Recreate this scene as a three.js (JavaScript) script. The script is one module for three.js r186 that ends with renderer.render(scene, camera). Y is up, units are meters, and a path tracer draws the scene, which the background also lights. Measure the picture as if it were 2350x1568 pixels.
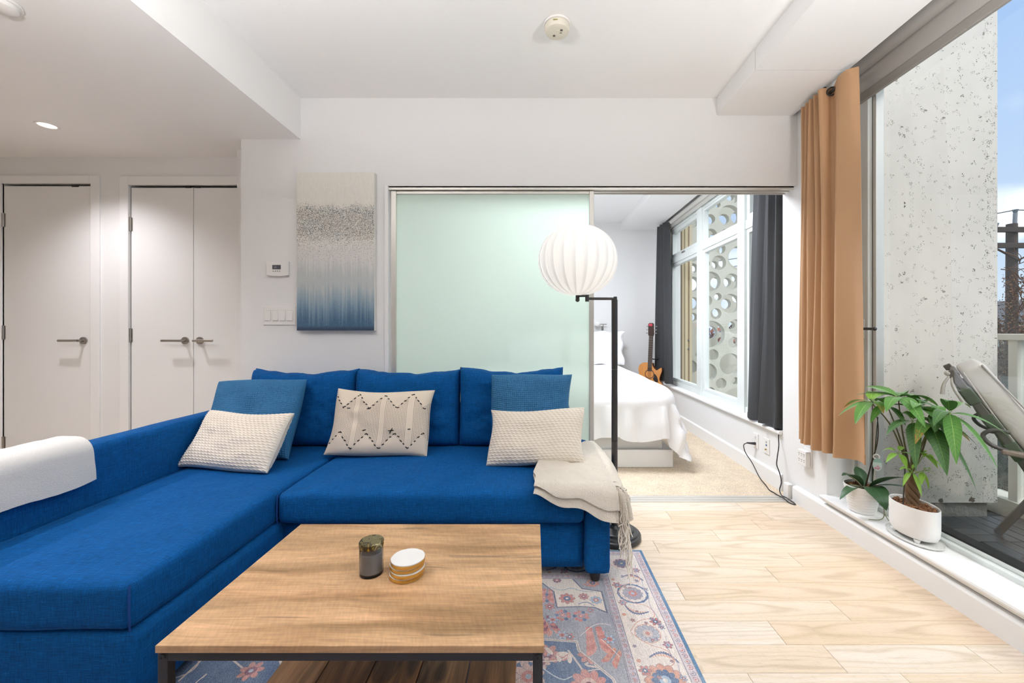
import * as THREE from 'three';
import { RoundedBoxGeometry } from 'three/addons/geometries/RoundedBoxGeometry.js';
import { mergeGeometries, mergeVertices } from 'three/addons/utils/BufferGeometryUtils.js';
import { RectAreaLightUniformsLib } from 'three/addons/lights/RectAreaLightUniformsLib.js';

// ---------- camera, sky, sun, exposure ----------
const scene = new THREE.Scene();
const renderer = new THREE.WebGLRenderer({ antialias: true });
renderer.toneMapping = THREE.LinearToneMapping;
renderer.toneMappingExposure = 1.0;
renderer.shadowMap.enabled = true;
RectAreaLightUniformsLib.init();

const camera = new THREE.PerspectiveCamera(2 * Math.atan(784 / 950) * 180 / Math.PI, 2350 / 1568, 0.05, 400);
camera.position.set(0, 1.12, 0);
camera.lookAt(0, 1.12, -5);
camera.setViewOffset(2350, 1568, -50, 27, 2350, 1568);   // vertical and sideways shift of the lens

const SKY_STRENGTH = 1.0, SUN = 2.15;
const LAMP_DOWN = 4.9, LAMP_UP = 262, LAMP_BED = 48, LAMP_GLOBE = 0.03;
const sun = new THREE.DirectionalLight(new THREE.Color(1.0, 0.97, 0.92), SUN);   // sun behind thin cloud: very soft
sun.position.set(8.5, 15, 11);
sun.target.position.set(0, 0, -2);
sun.castShadow = true;
sun.shadow.radius = 55;
sun.shadow.mapSize.set(2048, 2048);
Object.assign(sun.shadow.camera, { left: -12, right: 12, top: 12, bottom: -12, near: 0.5, far: 60 });
scene.add(sun, sun.target);

// ---------- noise ----------
const hash = (i, j, s) => { let h = (Math.imul(i, 374761393) + Math.imul(j, 668265263) + Math.imul(s, 1442695041)) | 0; h = Math.imul(h ^ (h >>> 13), 1274126177); h ^= h >>> 16; h = Math.imul(h, 2246822519); return ((h ^ (h >>> 13)) >>> 0) / 4294967296; };
const mod = (a, n) => ((a % n) + n) % n;
function vn(x, y, s = 0, px = 0, py = 0) {          // value noise 0..1, periodic when px, py are given
  const x0 = Math.floor(x), y0 = Math.floor(y); let fx = x - x0, fy = y - y0;
  fx = fx * fx * (3 - 2 * fx); fy = fy * fy * (3 - 2 * fy);
  const a = px ? mod(x0, px) : x0, b = px ? mod(x0 + 1, px) : x0 + 1, c = py ? mod(y0, py) : y0, d = py ? mod(y0 + 1, py) : y0 + 1;
  const p = hash(a, c, s), q = hash(b, c, s), r = hash(a, d, s), t = hash(b, d, s);
  return p + (q - p) * fx + (r - p) * fy + (p - q - r + t) * fx * fy;
}
function fbm(x, y, s = 0, oct = 4, px = 0, py = 0) {
  let v = 0, a = 0.5, n = 0;
  for (let i = 0; i < oct; i++) { v += a * vn(x, y, s + i * 17, px, py); n += a; a *= 0.5; x *= 2; y *= 2; px *= 2; py *= 2; }
  return v / n;
}
let seedState = 12345;
const rnd = () => { seedState = (Math.imul(seedState, 1664525) + 1013904223) | 0; return (seedState >>> 0) / 4294967296; };
const rr = (a, b) => a + (b - a) * rnd();
const clamp = (x, a = 0, b = 1) => Math.min(b, Math.max(a, x));
const lerp = (a, b, t) => a + (b - a) * t;
const sstep = (a, b, x) => { const t = clamp((x - a) / (b - a)); return t * t * (3 - 2 * t); };

// ---------- sky ----------
{
  const W = 1024, H = 512, data = new Float32Array(W * H * 4);
  for (let r = 0; r < H; r++) for (let c = 0; c < W; c++) {
    const up = ((r + 0.5) / H - 0.5) * Math.PI, ro = ((c + 0.5) / W - 0.5) * 2 * Math.PI, y = Math.sin(up), x = Math.cos(ro) * Math.cos(up), z = Math.sin(ro) * Math.cos(up);
    const e = clamp(Math.abs(y)), t = Math.pow(e, 0.6);
    let R = lerp(0.80, 0.22, t), G = lerp(0.90, 0.47, t), B = lerp(1.0, 0.98, t);
    const k = 1 / (Math.max(y, 0.02) + 0.16), n = fbm(x * k * 1.7 + 9.3, z * k * 1.7 + 4.1, 5, 5), m = sstep(0.47, 0.72, n) * sstep(0.0, 0.08, y) * 0.85;
    R = lerp(R, 1.35, m); G = lerp(G, 1.38, m); B = lerp(B, 1.42, m);
    const o = (r * W + c) * 4; data[o] = R; data[o + 1] = G; data[o + 2] = B; data[o + 3] = 1;
  }
  const t = new THREE.DataTexture(data, W, H, THREE.RGBAFormat, THREE.FloatType);
  t.mapping = THREE.EquirectangularReflectionMapping; t.magFilter = THREE.LinearFilter; t.needsUpdate = true;
  scene.background = t; scene.backgroundIntensity = SKY_STRENGTH;
}

// ---------- helpers ----------
const used = new Map();
function numbered(name) { const n = used.get(name) ?? 0; used.set(name, n + 1); return n ? name + '_' + String(n).padStart(3, '0') : name; }
const V = (x, y, d) => new THREE.Vector3(x, y, -d);            // d: metres in front of the camera's plane
function shade(o) { o.castShadow = o.receiveShadow = true; return o; }
function thing(name, label, category, at = [0, 0, 0], group, kind) {
  const g = new THREE.Group(); g.name = numbered(name); g.position.set(at[0], at[1], -at[2]);
  g.userData = { label, category }; if (group) g.userData.group = group; if (kind) g.userData.kind = kind;
  scene.add(g); return g;
}
const worldOf = (o) => { const p = new THREE.Vector3(); while (o && o !== scene) { p.add(o.position); o = o.parent; } return p; };
function part(parent, name, geo, mat, label) {                  // geometry given in world metres
  const p = worldOf(parent); if (p.lengthSq()) geo.translate(-p.x, -p.y, -p.z);
  const m = shade(new THREE.Mesh(geo, mat)); m.name = name; if (label) m.userData.label = label; parent.add(m); return m;
}
function solo(name, label, category, geo, mat, at = [0, 0, 0], group, kind) {
  const m = shade(new THREE.Mesh(geo, mat)); m.name = numbered(name); m.position.set(at[0], at[1], -at[2]); geo.translate(-at[0], -at[1], at[2]);
  m.userData = { label, category }; if (group) m.userData.group = group; if (kind) m.userData.kind = kind; scene.add(m); return m;
}
const struct = (name, label, category, geo, mat) => solo(name, label, category, geo, mat, [0, 0, 0], null, 'structure');
function boxUV(g, s = 1, turn = false) {
  if (g.index) g = g.toNonIndexed();
  const p = g.attributes.position, n = p.count, uv = new Float32Array(n * 2), a = new THREE.Vector3(), b = new THREE.Vector3(), c = new THREE.Vector3(), q = new THREE.Vector3();
  for (let i = 0; i < n; i += 3) {
    a.fromBufferAttribute(p, i); b.fromBufferAttribute(p, i + 1); c.fromBufferAttribute(p, i + 2);
    q.copy(b).sub(a).cross(c.clone().sub(a)); const x = Math.abs(q.x), y = Math.abs(q.y), z = Math.abs(q.z);
    [a, b, c].forEach((v, k) => {
      let U, W; if (y >= x && y >= z) { U = v.x; W = v.z; } else if (x >= z) { U = v.z; W = v.y; } else { U = v.x; W = v.y; }
      if (turn) [U, W] = [W, U];
      uv[(i + k) * 2] = U * s; uv[(i + k) * 2 + 1] = W * s;
    });
  }
  g.setAttribute('uv', new THREE.BufferAttribute(uv, 2)); return g;
}
function bx(x0, x1, y0, y1, d0, d1, s = 1) {
  const g = new THREE.BoxGeometry(x1 - x0, y1 - y0, d1 - d0); g.translate((x0 + x1) / 2, (y0 + y1) / 2, -(d0 + d1) / 2); return boxUV(g, s);
}
function rb(x0, x1, y0, y1, d0, d1, r = 0.004, seg = 2, s = 1) {
  const g = new RoundedBoxGeometry(x1 - x0, y1 - y0, d1 - d0, seg, Math.min(r, (x1 - x0) / 2.01, (y1 - y0) / 2.01, (d1 - d0) / 2.01)); g.translate((x0 + x1) / 2, (y0 + y1) / 2, -(d0 + d1) / 2);
  const n = g.index ? g.toNonIndexed() : g; return boxUV(n, s);
}
const merge = (list) => mergeGeometries(list.map((g) => { const h = g.index ? g.toNonIndexed() : g; for (const k of Object.keys(h.attributes)) if (!['position', 'normal', 'uv'].includes(k)) h.deleteAttribute(k); return h; }));
function tube(points, r, seg = 24, radial = 8, closed = false) {
  return new THREE.TubeGeometry(new THREE.CatmullRomCurve3(points, closed, 'centripetal'), seg, r, radial, closed);
}
function taperTube(points, r0, r1, seg = 20, radial = 7) {
  const c = new THREE.CatmullRomCurve3(points, false, 'centripetal'), g = new THREE.TubeGeometry(c, seg, 1, radial), p = g.attributes.position, v = new THREE.Vector3(), q = new THREE.Vector3();
  for (let i = 0; i < p.count; i++) { const k = Math.floor(i / (radial + 1)), t = k / seg; c.getPointAt(t, q); v.fromBufferAttribute(p, i).sub(q).multiplyScalar(lerp(r0, r1, t)).add(q); p.setXYZ(i, v.x, v.y, v.z); }
  return g;
}
function cyl(x, y0, y1, d, r0, r1 = r0, seg = 32, bevel = 0) {   // upright, r0 at the bottom
  const b = Math.min(bevel, (y1 - y0) / 2.1), pts = b ? [[0, y0], [r0 - b, y0], [r0, y0 + b], [r1, y1 - b], [r1 - b, y1], [0, y1]] : [[0, y0], [r0, y0], [r0, y0], [r1, y1], [r1, y1], [0, y1]];
  return lathe(pts, x, d, seg);
}
function lathe(pts, x, d, seg = 32) {
  const g0 = new THREE.LatheGeometry(pts.map((p) => new THREE.Vector2(Math.max(p[0], 1e-5), p[1])), seg); g0.translate(x, 0, -d); return crease(g0, 0.6);
}
function crease(g, ang) {                                        // split normals at sharp edges
  const uv = g.attributes.uv; const n = g.index ? g.toNonIndexed() : g; const p = n.attributes.position, cnt = p.count, fn = [], key = new Map();
  const a = new THREE.Vector3(), b = new THREE.Vector3(), c = new THREE.Vector3();
  for (let i = 0; i < cnt; i += 3) { a.fromBufferAttribute(p, i); b.fromBufferAttribute(p, i + 1); c.fromBufferAttribute(p, i + 2); fn.push(b.sub(a).cross(c.sub(a)).clone()); }
  const id = (i) => Math.round(p.getX(i) * 2e4) + ',' + Math.round(p.getY(i) * 2e4) + ',' + Math.round(p.getZ(i) * 2e4);
  for (let i = 0; i < cnt; i++) { const k = id(i); if (!key.has(k)) key.set(k, []); key.get(k).push(Math.floor(i / 3)); }
  const out = new Float32Array(cnt * 3), cosA = Math.cos(ang), s = new THREE.Vector3();
  for (let i = 0; i < cnt; i++) {
    const f = fn[Math.floor(i / 3)], fl = f.length() || 1; s.set(0, 0, 0);
    for (const j of key.get(id(i))) { const h = fn[j]; const hl = h.length(); if (hl > 0 && h.dot(f) / (hl * fl) > cosA) s.add(h); }
    if (s.lengthSq() === 0) s.copy(f); s.normalize(); out[i * 3] = s.x; out[i * 3 + 1] = s.y; out[i * 3 + 2] = s.z;
  }
  n.setAttribute('normal', new THREE.BufferAttribute(out, 3)); return n;
}
function rod(a, b, r, seg = 16) {                               // cylinder between two points with flat ends
  const l = a.distanceTo(b), g = new THREE.CylinderGeometry(r, r, l, seg); g.translate(0, l / 2, 0);
  g.applyQuaternion(new THREE.Quaternion().setFromUnitVectors(new THREE.Vector3(0, 1, 0), b.clone().sub(a).normalize())); g.translate(a.x, a.y, a.z); return g;
}
// upholstered block: a finely divided rounded box whose surface can swell and crease
function softBox(x0, x1, y0, y1, d0, d1, r, n, disp, uvs = 1) {
  const w = x1 - x0, h = y1 - y0, l = d1 - d0, seg = (q) => Math.max(4, Math.min(90, Math.round(q / n)));
  let g = new THREE.BoxGeometry(w, h, l, seg(w), seg(h), seg(l)); g.deleteAttribute('uv'); g.deleteAttribute('normal'); g = mergeVertices(g, 1e-5);
  const p = g.attributes.position, v = new THREE.Vector3(), q = new THREE.Vector3(), nn = new THREE.Vector3();
  r = Math.min(r, w / 2.01, h / 2.01, l / 2.01);
  for (let i = 0; i < p.count; i++) {
    v.fromBufferAttribute(p, i);
    q.set(clamp(v.x, -w / 2 + r, w / 2 - r), clamp(v.y, -h / 2 + r, h / 2 - r), clamp(v.z, -l / 2 + r, l / 2 - r)); nn.copy(v).sub(q);
    if (nn.lengthSq() > 1e-12) { nn.normalize(); v.copy(q).addScaledVector(nn, r); }
    if (disp) { const e = disp(v.x / (w / 2), v.y / (h / 2), -v.z / (l / 2), nn, v); v.addScaledVector(nn, e); }
    p.setXYZ(i, v.x, v.y, v.z);
  }
  g.computeVertexNormals(); g = g.toNonIndexed(); g.translate((x0 + x1) / 2, (y0 + y1) / 2, -(d0 + d1) / 2); return boxUV(g, uvs);
}
// pillow: origin at the middle of its bottom edge, front towards +z
function pillowGeo(w, h, t, { nx = 60, ny = 60, pinch = 0.05, p = 2.6, e = 0.5, detail = null, big = null, back = 4 } = {}) {
  const make = (sx, cols, rows) => {
    const pos = [], uv = [], idx = [];
    for (let j = 0; j <= rows; j++) for (let i = 0; i <= cols; i++) {
      const u = i / cols * 2 - 1, v = j / rows * 2 - 1;
      const f = Math.pow(Math.max(0, (1 - Math.pow(Math.abs(u), p)) * (1 - Math.pow(Math.abs(v), p))), e);
      let x = w / 2 * u * (1 - pinch * (1 - v * v) * u * u), y = h / 2 * v * (1 - pinch * (1 - u * u) * v * v), z = sx * t / 2 * f;
      const X = (u + 1) / 2 * w, Y = (v + 1) / 2 * h;
      if (big) { const b = big(u, v, sx); x += b[0]; y += b[1]; z += sx * b[2]; }
      if (detail) z += sx * detail(X, Y, u, v);
      pos.push(x, y + h / 2, z); uv.push(sx > 0 ? (u + 1) / 2 : (1 - u) / 2, (v + 1) / 2);
    }
    for (let j = 0; j < rows; j++) for (let i = 0; i < cols; i++) { const a = j * (cols + 1) + i, b = a + 1, c = a + cols + 1, d = c + 1; if (sx > 0) idx.push(a, b, d, a, d, c); else idx.push(a, d, b, a, c, d); }
    const g = new THREE.BufferGeometry(); g.setAttribute('position', new THREE.Float32BufferAttribute(pos, 3)); g.setAttribute('uv', new THREE.Float32BufferAttribute(uv, 2)); g.setIndex(idx); g.computeVertexNormals(); return g;
  };
  return merge([make(1, nx, ny), make(-1, Math.ceil(nx / back), Math.ceil(ny / back))]);
}
function sheet(nu, nv, f, thick = 0) {                           // surface f(s, t) -> Vector3, optionally with a second face
  const pos = [], uv = [], idx = [];
  for (let j = 0; j <= nv; j++) for (let i = 0; i <= nu; i++) { const v = f(i / nu, j / nv); pos.push(v.x, v.y, v.z); uv.push(i / nu, j / nv); }
  for (let j = 0; j < nv; j++) for (let i = 0; i < nu; i++) { const a = j * (nu + 1) + i, b = a + 1, c = a + nu + 1, d = c + 1; idx.push(a, b, d, a, d, c); }
  let g = new THREE.BufferGeometry(); g.setAttribute('position', new THREE.Float32BufferAttribute(pos, 3)); g.setAttribute('uv', new THREE.Float32BufferAttribute(uv, 2)); g.setIndex(idx); g.computeVertexNormals();
  if (!thick) return g;
  const q = g.clone(), p = q.attributes.position, n = q.attributes.normal;
  for (let i = 0; i < p.count; i++) p.setXYZ(i, p.getX(i) - n.getX(i) * thick, p.getY(i) - n.getY(i) * thick, p.getZ(i) - n.getZ(i) * thick);
  const ix = q.index.array; for (let i = 0; i < ix.length; i += 3) { const t = ix[i]; ix[i] = ix[i + 1]; ix[i + 1] = t; } q.computeVertexNormals();
  const rim = [], P = g.attributes.position, Q = p, ring = [];
  for (let i = 0; i <= nu; i++) ring.push(i); for (let j = 1; j <= nv; j++) ring.push(j * (nu + 1) + nu); for (let i = nu - 1; i >= 0; i--) ring.push(nv * (nu + 1) + i); for (let j = nv - 1; j >= 0; j--) ring.push(j * (nu + 1));
  const rp = [], ri = [], ru = []; ring.forEach((k) => { rp.push(P.getX(k), P.getY(k), P.getZ(k), Q.getX(k), Q.getY(k), Q.getZ(k)); ru.push(0, 0, 0, 1); });
  for (let k = 0; k < ring.length - 1; k++) { const a = k * 2; ri.push(a, a + 1, a + 3, a, a + 3, a + 2); }
  const rg = new THREE.BufferGeometry(); rg.setAttribute('position', new THREE.Float32BufferAttribute(rp, 3)); rg.setAttribute('uv', new THREE.Float32BufferAttribute(ru, 2)); rg.setIndex(ri); rg.computeVertexNormals();
  return merge([g, q, rg]);
}

// ---------- textures ----------
function dataTex(W, H, fn, srgb = true, wrap = THREE.RepeatWrapping) {   // fn(u, v, out) with 0..255 values
  const d = new Uint8Array(W * H * 4), o = [0, 0, 0];
  for (let j = 0; j < H; j++) for (let i = 0; i < W; i++) { fn((i + 0.5) / W, (j + 0.5) / H, o); const k = (j * W + i) * 4; d[k] = clamp(o[0], 0, 255); d[k + 1] = clamp(o[1], 0, 255); d[k + 2] = clamp(o[2], 0, 255); d[k + 3] = 255; }
  const t = new THREE.DataTexture(d, W, H); t.wrapS = t.wrapT = wrap; t.magFilter = THREE.LinearFilter; t.minFilter = THREE.LinearMipmapLinearFilter; t.generateMipmaps = true; if (srgb) t.colorSpace = THREE.SRGBColorSpace; t.needsUpdate = true; return t;
}
function canvasTex(W, H, draw, wrap = THREE.ClampToEdgeWrapping) {
  const c = document.createElement('canvas'); c.width = W; c.height = H; const x = c.getContext('2d'); draw(x, W, H);
  const t = new THREE.CanvasTexture(c); t.wrapS = t.wrapT = wrap; t.colorSpace = THREE.SRGBColorSpace; t.needsUpdate = true; return t;
}
const grey = (fn) => (u, v, o) => { o[0] = o[1] = o[2] = 255 * fn(u, v); };
const mat = (color, roughness = 0.6, more = {}) => new THREE.MeshStandardMaterial({ color, roughness, ...more });
const phys = (color, roughness, more = {}) => new THREE.MeshPhysicalMaterial({ color, roughness, ...more });
const rep = (t, sx, sy = sx) => { const c = t.clone(); c.repeat.set(sx, sy); c.needsUpdate = true; return c; };

const paintBump = dataTex(512, 512, grey((u, v) => fbm(u * 64, v * 64, 3, 3, 64, 64)), false);
const clothBump = dataTex(512, 512, grey((u, v) => 0.5 * vn(u * 170, v * 40, 7, 170, 40) + 0.5 * vn(u * 40, v * 170, 8, 40, 170)), false);
const woolBump = dataTex(512, 512, grey((u, v) => 0.6 * fbm(u * 90, v * 90, 21, 3, 90, 90) + 0.4 * vn(u * 160, v * 50, 22, 160, 50)), false);
const M = {};
M.wall = mat('#ecebe9', 0.72, { bumpMap: paintBump, bumpScale: 0.0004 });
M.ceiling = mat('#f6f5f3', 0.85, { bumpMap: paintBump, bumpScale: 0.0004 });
M.trim = mat('#f1f0ee', 0.4);
M.door = mat('#eeedeb', 0.38);
M.dark = mat('#1c1b1a', 0.6);
M.black = mat('#26262a', 0.45);
M.blackMetal = phys('#2b2a2a', 0.42, { clearcoat: 0.25, clearcoatRoughness: 0.3 });
M.steel = mat('#a7a29c', 0.28, { metalness: 1 });
M.alu = mat('#d5d2cb', 0.38, { metalness: 0.55 });
M.aluDark = mat('#8e8b84', 0.5, { metalness: 0.5 });
M.plastic = mat('#efece8', 0.35);
M.glass = phys('#fbfffd', 0.0, { transmission: 1, thickness: 0, ior: 1.5 });
M.frost = phys('#e6efe7', 0.7, { transmission: 0.66, thickness: 0, specularIntensity: 0.5 });

// upholstery, a slubby blue linen weave (0.5 m per repeat)
M.blue = (() => {
  const T = dataTex(1024, 1024, (u, v, o) => {
    const a = vn(u * 20, v * 340, 31, 20, 340), b = vn(u * 340, v * 20, 32, 340, 20), c = fbm(u * 6, v * 6, 33, 3, 6, 6), f = hash(Math.floor(u * 1024), Math.floor(v * 1024), 4);
    const k = 0.80 + 0.20 * (a - 0.5) + 0.18 * (b - 0.5) + 0.06 * (c - 0.5) + 0.06 * (f - 0.5), s = Math.max(0, a * b - 0.6) * 1.2;
    o[0] = 3 * k + 26 * s; o[1] = 99 * k + 40 * s; o[2] = 176 * k + 30 * s;
  });
  T.repeat.set(2.6, 2.6); const B = rep(clothBump, 4);
  return phys('#ffffff', 0.85, { map: T, bumpMap: B, bumpScale: 0.0009, sheen: 1.0, sheenColor: new THREE.Color('#4a9ae6'), sheenRoughness: 0.45, specularIntensity: 0.35 });
})();

// pale oak boards: four grain pictures of 1.2 m x 0.12 m
const oakTex = [0, 1, 2, 3].map((s) => dataTex(1024, 128, (u, v, o) => {
  const x = u * 1.2, y = v * 0.121, wob = (fbm(x * 3, y * 14, 40 + s, 3) - 0.5) * 0.05, xc = 0.3 + 0.6 * hash(s, 1, 9), yc = 0.06 + (hash(s, 2, 9) - 0.5) * 0.05;
  const r = Math.sqrt(Math.pow(y - yc + wob, 2) + Math.pow((x - xc) * 0.075, 2)) * (s === 1 ? 330 : 250), ring = Math.pow(0.5 + 0.5 * Math.sin(r + 5 * fbm(x * 4, y * 20, 50 + s, 2)), 3);
  const fib = vn(x * 26, y * 1500, 60 + s), pore = Math.pow(vn(x * 60, y * 2600, 65 + s), 6), blot = fbm(x * 3, y * 22, 70 + s, 3), near = sstep(0.055, 0.005, Math.abs(y - yc));
  const k = 1 - 0.085 * ring * (0.25 + 0.75 * near) - 0.05 * (fib - 0.5) - 0.12 * pore + 0.07 * (blot - 0.5);
  o[0] = 222 * k; o[1] = (207 - 3 * ring) * k; o[2] = (185 - 9 * ring + 8 * blot) * k;
}));
const oakMats = [];
for (const t of oakTex) for (const c of ['#ffffff', '#fdf8f1', '#f9f0e4']) oakMats.push(mat(c, 0.38, { map: t, bumpMap: t, bumpScale: 0.0003 }));
M.oakBase = mat('#b9986c', 0.6);
// coffee table: rustic brown oak print
const tableTex = dataTex(1024, 768, (u, v, o) => {
  const x = u * 0.83, y = v * 0.55, w = (fbm(x * 3, y * 9, 81, 3) - 0.5) * 0.07, s = fbm(x * 2.2, (y + w) * 24, 82, 5), st = sstep(0.5, 0.75, fbm(x * 1.6 + 3, (y + w) * 13, 83, 4)), fine = vn(x * 22, (y + w * 0.4) * 420, 84), saw = vn((x + y * 0.35) * 260, y * 60, 85);
  const crack = sstep(0.80, 0.90, vn(x * 5, (y + w) * 110, 86)) * sstep(0.5, 0.62, fbm(x * 3, y * 7, 87, 2));
  const k = 0.98 + 0.42 * (s - 0.5) - 0.20 * st - 0.12 * (fine - 0.5) - 0.07 * (saw - 0.5) - 0.22 * crack;
  o[0] = 198 * k; o[1] = (159 - 6 * st) * k; o[2] = (118 - 12 * st + 10 * (s - 0.5)) * k;
}, true, THREE.MirroredRepeatWrapping);
M.table = mat('#ffffff', 0.5, { map: tableTex, bumpMap: tableTex, bumpScale: 0.0004 });
const shelfTex = dataTex(256, 1024, (u, v, o) => {
  const x = u * 0.14, y = v * 0.6, w = (fbm(x * 12, y * 4, 91, 3) - 0.5) * 0.03, s = fbm((x + w) * 40, y * 3, 92, 4), f = vn((x + w) * 420, y * 18, 93), kn = sstep(0.72, 0.8, fbm(x * 16, y * 6, 94, 2));
  const k = 0.95 + 0.75 * (s - 0.5) - 0.2 * (f - 0.5) - 0.35 * kn; o[0] = 150 * k; o[1] = 114 * k; o[2] = 80 * k;
}, true, THREE.MirroredRepeatWrapping);
M.shelf = ['#ffffff', '#d9cfc6', '#f1e5d8'].map((c) => mat(c, 0.55, { map: shelfTex, bumpMap: shelfTex, bumpScale: 0.0005 }));
const carpetTex = dataTex(512, 512, (u, v, o) => { const a = fbm(u * 170, v * 170, 101, 2, 170, 170), b = fbm(u * 8, v * 8, 102, 2, 8, 8), k = 0.92 + 0.42 * (a - 0.5) + 0.08 * (b - 0.5); o[0] = 236 * k; o[1] = 216 * k; o[2] = 189 * k; });
M.carpet = mat('#ffffff', 0.98, { map: carpetTex, bumpMap: carpetTex, bumpScale: 0.006 });
const concreteTex = canvasTex(1024, 2048, (x, W, H) => {
  const im = x.createImageData(W, H), d = im.data;
  for (let j = 0; j < H; j++) for (let i = 0; i < W; i++) { const k = 1 + 0.05 * (fbm(i / 130, j / 180, 111, 4) - 0.5) + 0.03 * (hash(i, j, 3) - 0.5), o = (j * W + i) * 4; d[o] = 226 * k; d[o + 1] = 223 * k; d[o + 2] = 218 * k; d[o + 3] = 255; }
  x.putImageData(im, 0, 0);
  const pits = (cx, cy, n, sp, dark) => { for (let k = 0; k < n; k++) { const a = rnd() * 6.28, r = sp * Math.sqrt(rnd()), g = rr(78, 138) - dark * 45; x.fillStyle = `rgba(${g},${g - 4},${g - 14},${rr(0.55, 0.95)})`; x.beginPath(); x.ellipse(cx + r * Math.cos(a), cy + r * Math.sin(a), rr(0.8, 2.6) + dark, rr(0.7, 2.0) + dark, rnd() * 3, 0, 6.3); x.fill(); } };
  for (let k = 0; k < 600; k++) { const cx = rnd() * W, cy = rnd() * H, edge = cx > W * 0.82 ? 1 : 0; pits(cx, cy, 3 + Math.floor(rnd() * 9), rr(7, 20), rnd() < 0.12 + edge * 0.15 ? rr(0.4, 1) : 0); }
  for (let k = 0; k < 130; k++) pits(W * rr(0.9, 1), rnd() * H, 5, 14, rnd() < 0.3 ? 0.7 : 0);
  for (let k = 0; k < 90; k++) pits(rr(0.1, 1) * W, H - rr(0.02, 0.16) * H, 6, 16, rnd() < 0.4 ? 0.8 : 0);
  x.strokeStyle = 'rgba(120,116,108,0.5)'; x.lineWidth = 1; for (let k = 0; k < 30; k++) { const cx = rnd() * W, cy = rnd() * H; x.beginPath(); x.moveTo(cx, cy); x.quadraticCurveTo(cx + rr(-20, 20), cy + rr(10, 30), cx + rr(-20, 20), cy + rr(20, 50)); x.stroke(); }
  x.fillStyle = 'rgba(96,88,74,0.85)'; for (const [cx, cy, r] of [[W * 0.62, H - 14, 22], [W * 0.83, H - 22, 30]]) { x.beginPath(); for (let a = 0; a < 6.28; a += 0.35) x.lineTo(cx + r * rr(0.4, 1) * Math.cos(a), cy + r * rr(0.3, 1) * Math.sin(a)); x.fill(); }
});
M.concrete = mat('#f6efe8', 0.8, { map: concreteTex, bumpMap: concreteTex, bumpScale: 0.003 });
M.concretePlain = mat('#d3cfbf', 0.85, { bumpMap: paintBump, bumpScale: 0.002 });

// ---------- the room ----------
const CEIL = 2.632, LOW = 2.362, WR = 1.72, DW = 2.70, DB = 5.86;
{
  const f = thing('floor', 'pale oak plank floor of the living room', 'floor', [0, 0, 0], null, 'structure');
  part(f, 'subfloor', bx(-4.8, 1.78, -0.14, -0.013, -3.3, 3.1), M.oakBase);
  const joints = [[1.306], [0.815, 1.403], [1.278], [0.994], [0.631], [0.879, 1.274], [1.091], [0.629], [1.223], [0.899], [1.025, 1.526], [0.696, 1.194]];
  const W = 0.121, top = 2.801;
  for (let k = 0; k < 22; k++) {
    const d1 = top - W * k, d0 = d1 - W + 0.0012, cuts = [...(joints[k - 1] ?? [0.5 + rnd()])]; let x = cuts[0];
    while (x > -4.7) { x -= rr(0.85, 1.35); cuts.unshift(Math.max(x, -4.7)); }
    cuts.push(1.70);
    for (let i = 0; i < cuts.length - 1; i++) {
      const a = cuts[i] + 0.0008, b = cuts[i + 1] - 0.0008; if (b - a < 0.02) continue;
      const g = new THREE.BoxGeometry(b - a, 0.013, d1 - d0), p = g.attributes.position, uv = g.attributes.uv, off = rnd(), fl = rnd() < 0.5 ? 1 : -1;
      for (let q = 0; q < p.count; q++) uv.setXY(q, off + fl * (p.getX(q) + (b - a) / 2) / 1.2, clamp(p.getZ(q) / W + 0.5, 0.02, 0.98));
      g.translate((a + b) / 2, -0.0065, -(d0 + d1) / 2);
      part(f, 'plank', g, oakMats[Math.floor(rnd() * oakMats.length)]);
    }
  }
}
struct('floor', 'beige cut-pile carpet covering the bedroom floor', 'carpet', bx(-1.92, 1.75, -0.14, 0.004, 2.775, 5.9, 2.2), M.carpet);
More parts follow.
